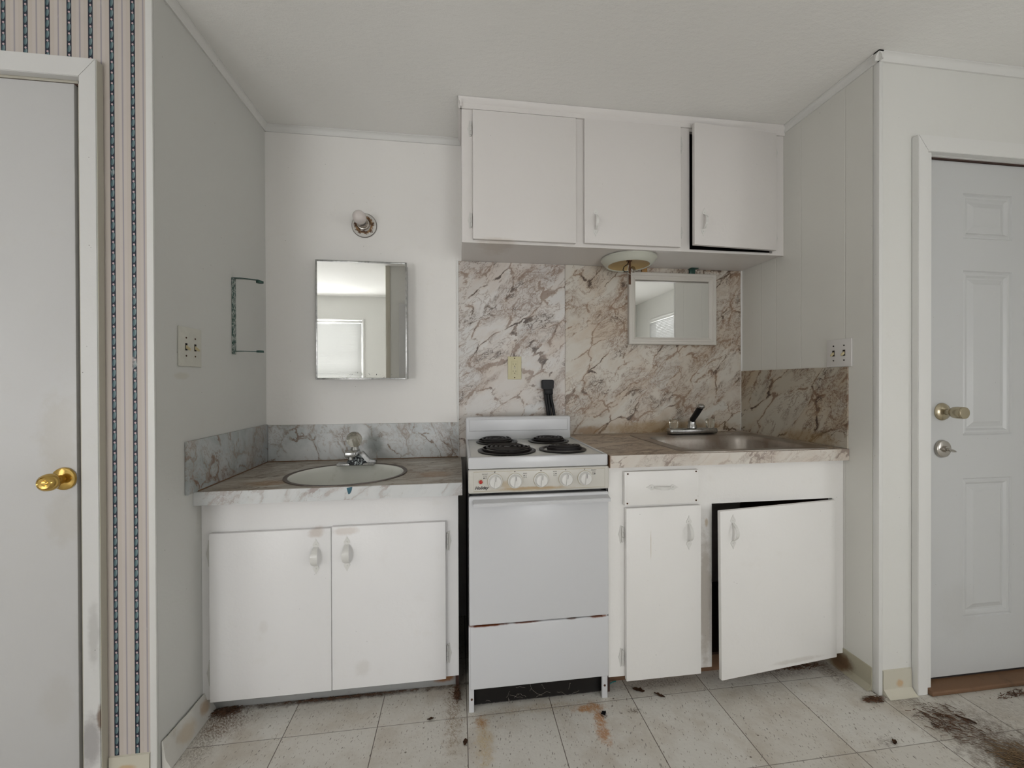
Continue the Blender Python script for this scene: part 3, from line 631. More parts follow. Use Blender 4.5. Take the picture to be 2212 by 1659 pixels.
# ------------------------------------------------------------------ hardware builders
def spade(m, cx, cz, s, ang, y, xf):
    """heart-ended mounting plate; s=+1 points up"""
    pts = [(0, .0315), (.0020, .0255), (.0065, .0175), (.0105, .0110), (.0105, .0055), (.0070, .0015), (.0035, 0), (-.0035, 0), (-.0070, .0015), (-.0105, .0055), (-.0105, .0110), (-.0065, .0175), (-.0020, .0255)]
    ca, sa = math.cos(ang), math.sin(ang); out = []
    for x, z in pts:
        z = (z + .0335) * s
        out.append((cx + x * ca - z * sa, cz + x * sa + z * ca))
    m.prism(out, 'y', y - .0018, y + .0001, xf=xf)
    zc = .0335 + .0095
    px, pz = cx - zc * s * sa, cz + zc * s * ca
    m.lathe([(0, 0), (.0030, 0), (.0026, .0015), (0, .002)], (px, y - .0018, pz), (0, -1, 0), 12, xf=xf)
def pull(cx, cz, y, parent, mat=None, hw=.0065, ang=0.0, out=.024, xf=None):
    m = MB(); spade(m, cx, cz, 1, ang, y, xf); spade(m, cx, cz, -1, ang, y, xf)
    ca, sa = math.cos(ang), math.sin(ang); pts = []; ws = []
    for k in range(15):
        t = -1 + 2 * k / 14; z = t * .0345; pts.append((cx - z * sa, y - .0015 - out * (1 - abs(t) ** 2.6), cz + z * ca)); ws.append(0.62 + 0.38 * (1 - t * t))
    m.strap(pts, (hw * ca, 0, hw * sa), .0016, xf=xf, ws=ws)
    return m.build('handle', mat or m_pull, parent, 40)
def hinge(x, z0, z1, y, parent, side, xf=None):
    """side: +1 leaf lies to the right of the barrel"""
    m = MB(); n = 3; h = (z1 - z0) / n
    for k in range(n): m.cyl((x, y - .0035, z0 + k * h + .0006), (x, y - .0035, z0 + (k + 1) * h - .0006), .0042, n=12)
    m.cyl((x, y - .0035, z0 - .004), (x, y - .0035, z1 + .004), .0022, n=10)
    zc = (z0 + z1) / 2; hh = (z1 - z0) / 2
    pts = [(0, -hh - .002), (.008, -hh - .008), (.012, -hh * .4), (.016, 0), (.012, hh * .4), (.008, hh + .008), (0, hh + .002)]
    m.prism([(x + side * a, zc + b) for a, b in pts], 'y', y - .0016, y + .0001)
    return m.build('hinge', m_hinge, parent, xf=xf)

# ------------------------------------------------------------------ upper cabinet
uc = thing('wall_cabinet', (0.79, 1.89, 1.778), 'white painted three-door wall cabinet hung over the stove and steel sink', 'cabinet')
YU = 1.742; x0, x1, z0, z1 = 0.018, XR - .0008, 1.778, H - .0008
ops = [(0.075, 0.505), (0.572, 1.005), (1.066, 1.490)]
m = MB(); edges = [x0] + [e for o in ops for e in o] + [x1]
for a, b in zip(edges[::2], edges[1::2]): m.box(a, b, YU, YU + .018, z0, z1)
for a, b in ops: m.box(a, b, YU, YU + .018, z0, 1.803 if a < 1 else 1.7865).box(a, b, YU, YU + .018, 2.335, z1)
m.build('face_frame', m_cab_u, uc)
m = MB(); m.box(x0, x0 + .012, YU + .018, YB - .0008, 1.784, z1).box(x1 - .012, x1, YU + .018, YB - .0008, 1.784, z1).box(x0 + .012, x1 - .012, YU + .018, YB - .0008, 1.784, 1.796)
m.build('carcass', m_cab_u, uc)
MB().box(x0 + .013, x1 - .013, YB - .012, YB - .002, 1.797, z1 - .002).box(x0 + .012, x1 - .012, YU + .019, YB - .012, 1.7965, 1.798).box(x0 + .0125, x0 + .016, YU + .019, YB - .012, 1.798, z1 - .002).box(x1 - .016, x1 - .0125, YU + .019, YB - .012, 1.798, z1 - .002).box(x0 + .016, x1 - .016, YU + .019, YB - .012, z1 - .01, z1 - .004).box(.53, .545, YU + .02, YB - .012, 1.798, z1 - .01).box(1.03, 1.045, YU + .02, YB - .012, 1.798, z1 - .01).build('interior', m_dark, uc)
cr = [(YU, H - .042), (YU - .008, H - .042), (YU - .010, H - .022), (YU - .022, H - .010), (YU - .024, H - .0012), (YU, H - .0012)]
MB().prism(cr, 'x', x0 - .014, x1).prism([(x0, H - .042), (x0 - .006, H - .042), (x0 - .008, H - .022), (x0 - .014, H - .010), (x0 - .014, H - .0012), (x0, H - .0012)], 'y', YU - .022, YB - .024).build('crown_moulding', m_cab_u, uc)
d = MB().box(.064, .518, YU - .0185, YU - .0005, 1.789, 2.340, .002).build('door', m_cab_u, uc)
hinge(.058, 1.846, 1.900, YU, d, -1); hinge(.058, 2.238, 2.294, YU, d, -1)
d = MB().box(.557, 1.013, YU - .0185, YU - .0005, 1.792, 2.343, .002).build('door', m_cab_u, uc)
hinge(1.019, 1.846, 1.884, YU, d, 1); hinge(1.019, 2.238, 2.300, YU, d, 1); pull(.608, 1.886, YU - .0185, d)
X3 = Rz(math.radians(3.6), (1.497, YU, 0))
d = MB().box(1.061, 1.497, YU - .0185, YU - .0005, 1.797, 2.350, .002).build('door', m_cab_u, uc, xf=X3)
d['label'] = 'right cabinet door standing slightly open'
hinge(1.503, 1.832, 1.888, YU, d, 1); hinge(1.503, 2.240, 2.298, YU, d, 1); pull(1.108, 1.902, YU - .0185, d, ang=-0.05, xf=X3)

# ------------------------------------------------------------------ vanity cabinet (left)
vc = thing('vanity_cabinet', (-0.45, 1.78, 0), 'white painted two-door vanity cabinet under the grey marbled counter', 'cabinet')
YV = 1.546; vx0, vx1 = XL + .0008, -0.0025
MB().box(vx0, -.845, YV, YV + .018, .055, .7575).box(-.070, vx1, YV, YV + .018, .055, .7575).box(-.845, -.070, YV, YV + .018, .625, .7575).box(-.845, -.070, YV, YV + .018, .055, .085).build('face_frame', m_cab_v, vc)
MB().box(vx0, vx0 + .012, YV + .018, YB - .002, .0, .756).box(vx1 - .012, vx1, YV + .018, YB - .002, 0, .756).box(vx0 + .012, vx1 - .012, YV + .05, YB - .002, .085, .097).build('carcass', m_wood, vc)
MB().box(vx0 + .013, vx1 - .001, 1.574, 1.590, 0, .062, .002).build('toe_board', m_toe, vc)
yd = YV - .0185
dl = MB().box(-.866, -.4605, yd, YV - .0005, .057, .648, .002).build('door', m_cab_v, vc, xf=Matrix.Identity(4))
hinge(-.869, .535, .612, YV, dl, -1); hinge(-.869, .112, .188, YV, dl, -1); pull(-.5115, .549, yd, dl, hw=.0125, out=.026)
dr = MB().box(-.4585, -.050, yd, YV - .0005, .058, .652, .002).build('door', m_cab_v, vc)
hinge(-.044, .542, .603, YV, dr, 1); hinge(-.044, .114, .176, YV, dr, 1); pull(-.4045, .553, yd, dr, hw=.0125, out=.026)

# counter plates with a polar hole
def polar_rect(x0, x1, y0, y1, cx, cy, a):
    c, s = math.cos(a), math.sin(a); t = 1e9
    if c > 1e-9: t = min(t, (x1 - cx) / c)
    if c < -1e-9: t = min(t, (x0 - cx) / c)
    if s > 1e-9: t = min(t, (y1 - cy) / s)
    if s < -1e-9: t = min(t, (y0 - cy) / s)
    return t
def sup(hx, hy, n):
    return lambda a: (abs(math.cos(a) / hx) ** n + abs(math.sin(a) / hy) ** n) ** (-1.0 / n)
def holed(x0, x1, y0, y1, z0, z1, cx, cy, f, N=96):
    A = sorted(set([round(2 * PI * k / N, 6) for k in range(N)] + [round(math.atan2(b - cy, a - cx) % (2 * PI), 6) for a in (x0, x1) for b in (y0, y1)]))
    outer = [(cx + polar_rect(x0, x1, y0, y1, cx, cy, a) * math.cos(a), cy + polar_rect(x0, x1, y0, y1, cx, cy, a) * math.sin(a)) for a in A]
    inner = [(cx + f(a) * math.cos(a), cy + f(a) * math.sin(a)) for a in A]
    m = MB(); m.rings([[(x, y, z) for x, y in L] for L, z in ((inner, z0), (inner, z1), (outer, z1), (outer, z0), (inner, z0))])
    bmesh.ops.remove_doubles(m.b, verts=m.b.verts, dist=1e-6); bmesh.ops.recalc_face_normals(m.b, faces=m.b.faces)
    return m
def loft(cx, cy, rows, N=72):
    """rows = [(f, z)] with f a polar radius function"""
    m = MB(); m.rings([[(cx + q[0](2 * PI * k / N) * math.cos(2 * PI * k / N), cy + (q[2] if len(q) > 2 else 0) + q[0](2 * PI * k / N) * math.sin(2 * PI * k / N), q[1]) for k in range(N)] for q in rows], cap=True)
    return m

lc = thing('vanity_countertop', (-0.45, 1.78, 0.757), 'grey marbled laminate countertop with brown stains and backsplash, over the vanity', 'countertop')
scx, scy = -0.450, 1.717
holed(XL + .001, .012, 1.505, YB - .001, .758, .803, scx, scy, sup(.222, .193, 2)).build('counter_slab', m_gt, lc)
MB().box(XL + .001, .0125, 1.5015, 1.5045, .756, .8025).box(.0122, .0135, 1.5045, 1.95, .756, .8025).build('front_edge', m_ge, lc)
MB().box(XL + .011, -.0005, YB - .011, YB - .001, .8032, .976, .001).build('backsplash', m_gs, lc)
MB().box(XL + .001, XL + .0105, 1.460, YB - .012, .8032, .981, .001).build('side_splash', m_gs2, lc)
m = MB(); m.prism([(-.398, .799), (-.378, .802), (-.381, .788), (-.386, .778), (-.392, .776)], 'y', 1.5008, 1.5016)
m.build('chipped_spot', m_chip, lc)
MB().tube([(XL + .0115, 1.512, .8045), (XL + .0115, 1.8, .8045), (XL + .0115, YB - .013, .8045), (-.5, YB - .0125, .8045), (-.002, YB - .0125, .8045)], .0022, 6).build('caulk', m_brownwood, lc)

bs = thing('oval_sink', (scx, scy, .66), 'stained white oval basin with brown metal ring set in the grey counter', 'sink')
F_ = lambda k: sup(.233 * k, .204 * k, 2)
def FB(a, b): return sup(a, b, 2)
loft(scx, scy, [(FB(.2225, .1935), .8035), (FB(.219, .190), .8045), (FB(.214, .185), .800), (FB(.208, .178), .780), (FB(.195, .165), .735), (FB(.165, .138), .695), (FB(.115, .095), .672), (FB(.05, .045), .664), (FB(.022, .022), .662)]).build('basin', m_basin, bs, 60)
m = MB(); N = 96
rows = [(FB(.2365, .2085), .8033), (FB(.236, .208), .8060), (FB(.2245, .1955), .8062), (FB(.2205, .1915), .8040)]
m.rings([[(scx + f(2 * PI * k / N) * math.cos(2 * PI * k / N), scy + f(2 * PI * k / N) * math.sin(2 * PI * k / N), z) for k in range(N)] for f, z in rows]).build('sink_ring', m_band, bs, 50)
MB().lathe([(0, .002), (.016, .002), (.021, .003), (.022, .0)], (scx, scy, .6622), (0, 0, 1), 24).build('drain', m_chrome, bs)

fx, fy = -0.455, 1.872
lf = thing('vanity_faucet', (fx, fy, .803), 'small corroded chrome faucet with clear ball handle behind the oval sink', 'faucet')
MB().box(fx - .080, fx + .083, fy - .022, fy + .022, .8064, .8180, .005, 3).build('base_plate', m_chrome, lf)
MB().lathe([(.046, 0), (.044, .012), (.034, .030), (.026, .042), (0, .042)], (fx + .005, fy, .812), (0, 0, 1), 28, 1.0, .62).build('faucet_body', m_corr, lf)
MB().prism([(fx + .012, .870), (fx + .030, .868), (fx + .062, .832), (fx + .088, .828), (fx + .088, .8182), (fx + .052, .8182), (fx + .020, .845)], 'y', fy - .013, fy + .013, .002).build('side_arm', m_chrome, lf)
MB().box(fx - .030, fx + .014, fy - .075, fy + .018, .8545, .877, .004, 3).cyl((fx - .008, fy - .058, .8545), (fx - .008, fy - .058, .842), .011, n=20).build('spout', m_chrome, lf)
MB().cyl((fx - .004, fy, .877), (fx - .004, fy, .890), .019, .015).build('neck', m_chrome, lf)
bh = MB().lathe([(0, -.034), (.016, -.033), (.026, -.024), (.0325, -.008), (.033, .006), (.028, .022), (.018, .030), (.014, .028), (0, .026)], (fx - .006, fy - .004, .922), (-.15, -.55, .8), 36).build('ball_handle', m_acryl, lf)
MB().lathe([(0, -.030), (.008, -.030), (.008, .010), (.012, .014), (0, .016)], (fx - .006, fy - .004, .922), (-.15, -.55, .8), 16).build('handle_core', m_mold, bh)

# ------------------------------------------------------------------ marbled wall panels
tag(box(0.0022, 0.5485, YB - .006, YB - .0008, .80, 1.783).build('backsplash_panel', m_marb_a), 'pale marbled laminate panel on the back wall behind the stove', 'wall panel')
tag(box(0.5500, XR - .0082, YB - .006, YB - .0008, .904, 1.783).build('backsplash_panel', m_marb_b), 'warm tan marbled laminate panel on the back wall behind the steel sink', 'wall panel')
tag(box(XR - .006, XR - .0002, 1.418, YB - .008, .905, 1.233).build('backsplash_panel', m_marb_c), 'low brown-veined marbled panel on the right side wall beside the sink', 'wall panel')

# ------------------------------------------------------------------ right base cabinet
rc = thing('sink_cabinet', (1.055, 1.73, 0), 'white painted base cabinet with one drawer and two doors under the steel sink', 'cabinet')
YC = 1.440; cx0, cx1, cz0, cz1 = 0.5535, XR - .0008, .068, .8575
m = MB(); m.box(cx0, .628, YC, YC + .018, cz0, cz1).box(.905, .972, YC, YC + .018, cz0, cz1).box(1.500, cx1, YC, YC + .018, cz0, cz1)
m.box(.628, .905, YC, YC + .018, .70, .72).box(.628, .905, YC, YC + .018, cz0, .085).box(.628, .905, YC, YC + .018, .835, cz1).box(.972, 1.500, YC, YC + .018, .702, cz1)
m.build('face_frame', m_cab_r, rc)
MB().box(cx0, cx0 + .012, YC + .018, YB - .007, 0, cz1 - .001).box(cx1 - .012, cx1, YC + .018, YB - .007, .09, cz1 - .001).box(cx0 + .012, cx1 - .012, YC + .06, YB - .007, .07, .080).box(.93, .942, YC + .02, YB - .007, .08, .70).build('carcass', m_wood, rc)
MB().box(cx0 + .012, cx1 - .001, 1.508, 1.520, 0, .070).build('toe_board', m_brownwood, rc)
yc = YC - .018
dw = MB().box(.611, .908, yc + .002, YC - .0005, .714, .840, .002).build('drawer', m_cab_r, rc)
for sx_, sz_ in ((.624, .832), (.897, .833), (.897, .723), (.622, .722)): MB().lathe([(0, 0), (.0035, 0), (.003, .0012), (0, .0013)], (sx_, yc + .002, sz_), (0, -1, 0), 12).build('screw', m_rust, dw)
pull(.760, .778, yc + .002, dw, hw=.006, ang=PI / 2 - .03, out=.022)
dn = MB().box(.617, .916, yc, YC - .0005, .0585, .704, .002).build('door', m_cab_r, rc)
hinge(.608, .577, .629, YC, dn, -1); hinge(.608, .112, .168, YC, dn, -1); pull(.866, .602, yc, dn)
XB = Rz(math.radians(5.2), (1.497, YC - .004, 0)) @ Matrix.Translation((1.497, 0, .70)) @ Matrix.Rotation(math.radians(-.55), 4, 'Y') @ Matrix.Translation((-1.497, 0, -.70))
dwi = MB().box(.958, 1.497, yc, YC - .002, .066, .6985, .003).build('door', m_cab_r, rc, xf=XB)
dwi['label'] = 'wide cabinet door sagging and standing ajar'
pull(1.012, .618, yc, dwi, xf=XB)
MB().box(1.4985, 1.504, YC - .003, YC - .0004, .07, .70).build('hinge_strip', m_hinge, dwi)

# right counter
rcx, rcy = 1.176, 1.694
kc = thing('sink_countertop', (1.05, 1.72, .858), 'tan marbled laminate countertop holding the steel sink, right of the stove', 'countertop')
holed(.553, XR - .0065, 1.418, YB - .0065, .860, .904, rcx, rcy, sup(.300, .250, 9)).build('counter_slab', m_marb_top, kc)
MB().box(.5525, XR - .001, 1.4145, 1.4175, .858, .9035).build('front_edge', m_marb_edge, kc)
MB().box(.5500, .5525, 1.4150, 1.98, .858, .9035).build('raw_edge', m_brownwood, kc)
ss = thing('steel_sink', (rcx, rcy, .74), 'stained stainless steel single-bowl sink set into the tan countertop', 'sink')
S = lambda hx, hy, n=9: sup(hx, hy, n)
loft(rcx, rcy, [(S(.326, .270, 12), .9042), (S(.325, .269, 12), .9075), (S(.318, .262, 12), .9085), (S(.290, .215, 10), .9055, -.010), (S(.272, .200, 8), .9050, -.016), (S(.266, .194, 8), .9015, -.016), (S(.262, .190, 7), .880, -.016), (S(.252, .181, 7), .780, -.016), (S(.240, .169, 6), .760, -.016), (S(.20, .13, 5), .752, -.016), (S(.05, .05, 2), .748, -.016)], 96).build('bowl', m_steel, ss, 50)
MB().lathe([(0, .001), (.03, .001), (.042, .004), (.045, .0)], (rcx, rcy - .016, .7485), (0, 0, 1), 28).build('drain', m_chrome, ss)
MB().lathe([(0, .006), (.012, .006), (.020, .003), (.022, 0)], (1.392, 1.918, .9062), (0, 0, 1), 24).build('hole_cover', m_steel, ss)

qx, qy = 1.190, 1.925
rf = thing('kitchen_faucet', (qx, qy, .906), 'two-handle chrome kitchen faucet with black spout behind the steel sink', 'faucet')
MB().box(qx - .131, qx + .131, qy - .026, qy + .026, .9080, .938, .012, 4).build('base_plate', m_chrome, rf)
for s_ in (-1, 1):
    pr = [(.0185 + (.0022 if k % 2 else 0), 0) for k in range(2)]
    m = MB(); n = 40; R2 = []
    for rad, z in ((.015, .938), (.0195, .943), (.0205, .975), (.0185, .983), (.010, .985)):
        R2.append([(qx + s_ * .101 + (rad + .0012 * math.cos(10 * 2 * PI * k / n)) * math.cos(2 * PI * k / n), qy + (rad + .0012 * math.cos(10 * 2 * PI * k / n)) * math.sin(2 * PI * k / n), z) for k in range(n)])
    m.rings(R2, cap=True)
    m.build('acrylic_handle', m_acryl, rf, 50)
MB().lathe([(.024, 0), (.0235, .012), (.019, .02), (.020, .034), (.015, .042), (0, .043)], (qx, qy, .938), (0, 0, 1), 28).build('spout_base', m_chrome, rf)
sp = MB().tube([(qx, qy, .965), (qx - .004, qy - .015, .985), (qx - .018, qy - .070, 1.018), (qx - .032, qy - .125, 1.052)], .015, 16, rr=[.012, .014, .0145, .014]).build('spout', m_black, rf, 50)
MB().lathe([(0, .010), (.012, .009), (.0165, .004), (.017, -.004), (.013, -.006), (0, -.006)], (qx - .033, qy - .130, 1.056), (-.1, -.35, .9), 24).build('aerator', m_chrome, sp)

# ------------------------------------------------------------------ stove
sv = thing('stove', (0.291, 1.68, 0), 'white four-burner electric range with rusty drawer seam between the two counters', 'stove')
a0, a1, yf = 0.034, 0.546, 1.430
MB().box(a0 + .004, a1 - .004, yf + .020, 1.93, .012, .866, .002).build('oven_body', m_blackmetal, sv)
MB().box(a0 - .001, a0 + .0035, yf + .004, 1.925, .10, .866, .001).build('side_panel', m_blackmetal, sv)
MB().box(a1 - .0035, a1 + .001, yf + .004, 1.925, .10, .866, .001).build('side_panel', m_blackmetal, sv)
MB().box(a0 - .001, a0 + .017, yf + .0005, yf + .012, 0, .31, .001).build('leg', m_enamel, sv)
MB().box(a1 - .021, a1 + .0, yf + .0005, yf + .012, 0, .31, .001).build('leg', m_enamel, sv)
for xx in (a0 + .009, a1 - .011): MB().lathe([(0, 0), (.0042, 0), (.0035, .0015), (0, .002)], (xx, yf + .0005, .047), (0, -1, 0), 14).build('screw', m_rust, sv)
kp = MB().box(a0 + .016, a1 - .020, yf + .026, yf + .034, .006, .085).build('kick_panel', m_kick, sv)
# cooktop with raised rim
ct = MB()
ct.box(a0 - .001, a1 + .0, yf - .008, 1.925, .868, .9045, .006, 3)
cook = ct.build('cooktop', m_cooktop, sv)
MB().box(a0 - .001, a1 + .0, yf - .0095, yf + .010, .8675, .9095, .005, 3).box(a0 - .001, a0 + .010, yf + .004, 1.92, .890, .9090, .003).box(a1 - .010, a1 + .0, yf + .004, 1.92, .890, .9090, .003).build('cooktop_rim', m_enamel, sv)
# back guard
gd = MB().box(a0, .538, 1.888, 1.930, .900, 1.012, .010, 4).build('back_guard', m_enamel, sv)
def frame_line(x0, x1, z0, z1, y): return [(x0, y, z0), (x1, y, z0), (x1, y, z1), (x0, y, z1)]
MB().rings([frame_line(a0 + .014, .524, .944, 1.002, 1.8885), frame_line(a0 + .018, .520, .948, .998, 1.8855)], cap=True).build('guard_ridge', m_enamel, gd, 10)
def spiral(cx, cy, z, r0, r1, turns, n=200):
    return [(cx + (r0 + (r1 - r0) * k / n) * math.cos(2 * PI * turns * k / n), cy + (r0 + (r1 - r0) * k / n) * math.sin(2 * PI * turns * k / n), z) for k in range(n + 1)]
for (bx, by, br, tilt, cr_) in ((.188, 1.572, .114, 0.0, .088), (.412, 1.566, .094, -.09, .062), (.171, 1.806, .093, .0, .068), (.408, 1.800, .092, .0, .064)):
    pan = MB().lathe([(br, .0005), (br + .001, .004), (br - .006, .0065), (br - .014, .0055), (br - .020, -.002), (br * .62, -.010), (br * .25, -.012), (0, -.012)], (bx, by, .9048), (0, 0, 1), 48).build('drip_pan', m_blackmetal, sv)
    m = MB(); t_ = 4 if br > .1 else 3.1
    zc = .9215
    m.tube(spiral(0, 0, 0, .018, cr_, t_), .0042, 8)
    for k in range(3):
        a = 2 * PI * k / 3 + .5; m.box(.008, cr_ + .004, -.0012, .0012, -.010, -.0035, xf=Matrix.Rotation(a, 4, 'Z'))
    m.lathe([(.012, -.004), (.012, .001), (0, .002)], (0, 0, 0), (0, 0, 1), 16)
    m.lathe([(cr_ + .006, -.016), (cr_ + .008, -.004), (cr_ + .005, -.003), (cr_ + .003, -.016)], (0, 0, 0), (0, 0, 1), 40)
    m.build('burner_coil', m_coil, pan, 60, xf=Matrix.Translation((bx + (.006 if tilt else -.006 if br < .1 and bx < .2 else 0), by, zc)) @ Matrix.Rotation(tilt, 4, 'X'))
# control panel
cp = MB().box(a0 - .001, a1 + .006, yf - .008, yf + .022, .7805, .8655, .007, 4).build('control_panel', m_panel_st, sv)
MB().tube([(a0 + .018, yf - .0075, .789), (a1 - .012, yf - .0075, .789), (a1 - .012, yf - .0075, .858), (a0 + .018, yf - .0075, .858)], .0012, 6, closed=True).build('panel_groove', m_knobbase, cp)
for k, (kx, kz) in enumerate(((.128, .823), (.200, .823), (.295, .823), (.387, .8235), (.458, .8235))):
    kb_ = MB().lathe([(0, 0), (.0265, 0), (.0265, .004), (.0235, .006), (.0215, .016), (.019, .0185), (0, .0190)], (kx, yf - .008, kz), (0, -1, 0), 40).build('knob', m_knob, sv)
    MB().prism([(-.0035, -.019), (.0035, -.019), (.0022, .020), (-.0022, .020)], 'y', -.024, -.0165, .001, xf=Matrix.Translation((kx, yf - .008, kz)) @ Matrix.Rotation(.06, 4, 'Y')).build('knob_grip', m_knob, kb_)
    MB().box(-.0006, .0006, -.0246, -.0238, .004, .019, xf=Matrix.Translation((kx, yf - .008, kz)) @ Matrix.Rotation(.1, 4, 'Y')).build('pointer_line', m_print, kb_)
    MB().lathe([(.0262, -.0002), (.0285, -.0002), (.0280, .0012), (.0262, .0015)], (kx, yf - .008, kz), (0, -1, 0), 36).build('knob_bezel', m_knobbase, kb_)
    MB().prism([(kx - .0042, kz + .0345), (kx + .0022, kz + .0345), (kx - .001, kz + .0300)], 'y', yf - .0085, yf - .0079).build('index_mark', m_print, cp)
il = MB().lathe([(.0095, -.0002), (.0092, .002), (.007, .0025), (.0068, 0)], (.077, yf - .008, .823), (0, -1, 0), 28).build('indicator_bezel', m_knobbase, sv)
MB().lathe([(.0070, 0), (.0068, .003), (.004, .0045), (0, .005)], (.077, yf - .008, .823), (0, -1, 0), 24).build('indicator_lens', m_red, il)
def text(s, x, y, z, size, mat, parent, shear=0.0, ex=.0003, bold=0.0, align='LEFT', name='lettering'):
    c = bpy.data.curves.new('t', 'FONT'); c.body = s; c.size = size; c.shear = shear; c.extrude = ex; c.offset = bold; c.align_x = align; c.resolution_u = 3
    o = bpy.data.objects.new('t', c); COL.objects.link(o)
    bpy.context.view_layer.update()
    me = bpy.data.meshes.new_from_object(o.evaluated_get(bpy.context.evaluated_depsgraph_get()))
    COL.objects.unlink(o); bpy.data.objects.remove(o)
    me.transform(Matrix.Translation((x, y, z)) @ Matrix.Rotation(PI / 2, 4, 'X'))
    off = Vector((0, 0, 0)); p = parent
    while p is not None: off += p.location; p = p.parent
    me.transform(Matrix.Translation(-off)); me.materials.clear(); me.materials.append(mat)
    ob = bpy.data.objects.new(name, me); COL.objects.link(ob); ob.parent = parent; return ob
yp = yf - .0086
text('Holiday', .056, yp, .7965, .0150, m_print, cp, .35, bold=.0004)
for (lx, lz, word, dot) in ((.092, .847, 'FRONT', 2), (.236, .846, 'REAR', 0), (.346, .849, 'REAR', 1), (.492, .850, 'FRONT', 3)):
    text(word, lx, yp, lz, .0062, m_printg, cp, align='CENTER')
    for q in range(4):
        ccx, ccz = lx - .0035 + .007 * (q % 2), lz - .0055 - .0065 * (q // 2)
        if q == dot: MB().cyl((ccx, yp + .0004, ccz), (ccx, yp - .0003, ccz), .0022, n=14).build('burner_symbol', m_print, cp)
        else: MB().tube([(ccx + .0020 * math.cos(2 * PI * k / 12), yp, ccz + .0020 * math.sin(2 * PI * k / 12)) for k in range(12)], .0004, 4, closed=True).build('burner_symbol', m_printg, cp)
# oven door and drawer
od = MB().box(a0 + .001, a1 + .004, yf - .004, yf + .019, .3105, .7695, .005, 3).build('oven_door', m_enamel, sv)
MB().prism([(yf - .004, .760), (yf - .032, .752), (yf - .034, .748), (yf - .032, .7395), (yf - .026, .7395), (yf - .004, .742)], 'x', a0 + .015, a1 + .002, .0015).build('oven_handle', m_enamel, od)
MB().box(a0 + .003, a1 + .004, yf - .003, yf + .019, .0815, .3070, .005, 3).build('storage_drawer', m_enamel, sv)
m = MB()
random.seed(3)
for k in range(16):
    x = random.uniform(a0 + .05, a1 - .06); z = random.uniform(.03, .085); pts = [(x, yf + .004, z)]
    dx = random.uniform(-1, 1)
    for q in range(5): x += dx * random.uniform(.006, .014); z -= random.uniform(-.002, .009); pts.append((x, yf + .006 + random.uniform(0, .008), max(z, .012)))
    m.tube(pts, .00035, 4)
tag(m.build('cobweb', m_web), 'thin dusty cobweb threads hanging across the black panel under the stove drawer', 'cobweb', kind='stuff')

# range cord rising behind the back guard
pc = thing('power_cord', (.455, 1.985, .80), 'thick black power cord with a block-shaped plug standing up behind the stove', 'cord')
MB().prism([(.420, 1.183), (.425, 1.187), (.478, 1.187), (.483, 1.183), (.481, 1.145), (.479, 1.140), (.425, 1.140), (.421, 1.145)], 'y', 1.995, 2.026, .003).box(.4325, .4775, 1.997, 2.024, 1.112, 1.142, .004).build('plug', m_black, pc)
for q, (xb, xt) in enumerate(((.4465, .441), (.458, .454), (.478, .468))):
    MB().tube([(xt, 2.010, 1.116), (xt + .001, 2.008, 1.09), ((xt + xb) / 2 + .004, 2.004, 1.05), (xb + .006, 1.998, 1.0), (xb + .012, 1.985, .93), (xb + .014, 1.982, .80)], .0085, 12, rr=[.009, .0085, .008, .0075, .0075, .0075]).build('cord_strand', m_black, pc)

# ------------------------------------------------------------------ medicine cabinet
mc = thing('medicine_cabinet', (-.445, 1.99, 1.19), 'rectangular mirrored medicine cabinet with thin metal edge on the wall above the oval sink', 'mirror')
mx0, mx1, mz0, mz1, my = -.649, -.240, 1.190, 1.742, 1.950
MB().box(mx0 + .004, mx1 - .004, my + .006, YB - .0005, mz0 + .003, mz1 - .003, .002).build('cabinet_box', m_alu, mc)
MB().box(mx0 + .006, mx1 - .006, my - .0005, my + .003, mz0 + .006, mz1 - .006).build('mirror_glass', m_mirror, mc)
MB().box(mx0, mx0 + .007, my - .003, my + .010, mz0, mz1, .0015).box(mx1 - .007, mx1, my - .003, my + .010, mz0, mz1, .0015).box(mx0 + .007, mx1 - .007, my - .003, my + .010, mz0, mz0 + .008, .0015).box(mx0 + .007, mx1 - .007, my - .003, my + .010, mz1 - .008, mz1, .0015).build('frame', m_alu, mc)

# ------------------------------------------------------------------ bare bulb
bl = thing('wall_lamp', (-.448, YB, 1.88), 'bare frosted bulb in a rusty round wall socket above the medicine cabinet', 'lamp')
def socket_mat():
    t = NT('rusty_painted_metal'); n = t.noise(t.P, 55, 5, 0.7)
    d = t.vec('LENGTH', t.vec('MULTIPLY', t.vec('SUBTRACT', t.P, (-.450, YB, 1.939)), (1, 0, 1)))
    ring = t.ramp(t.math('ADD', t.math('ABSOLUTE', t.math('SUBTRACT', d, .036)), t.math('MULTIPLY', t.math('SUBTRACT', n, .5), .045)), .012, .006)
    c = t.mix(ring, (0.66, 0.64, 0.60), t.mix(t.ramp(n, .45, .55), (0.10, 0.045, 0.02), (0.32, 0.18, 0.07)))
    c = t.mix(t.math('MULTIPLY', t.ramp(d, .0555, .058), .9), c, (0.08, 0.06, 0.05)); return t.done(c, 0.5)
m_sock = socket_mat()
bc = (-.450, YB, 1.939)
MB().lathe([(0, .001), (.058, .001), (.0595, .003), (.057, .006), (.046, .009), (.032, .0105), (.0315, .004), (0, .004)], bc, (0, -1, 0), 44).build('back_plate', m_sock, bl)
MB().lathe([(.0225, 0), (.0235, .022), (.0285, .024), (.0285, .030), (.0245, .031), (.0235, .050), (.018, .050), (.018, .02)], bc, (0, -1, 0), 36).build('socket', m_nickel, bl)
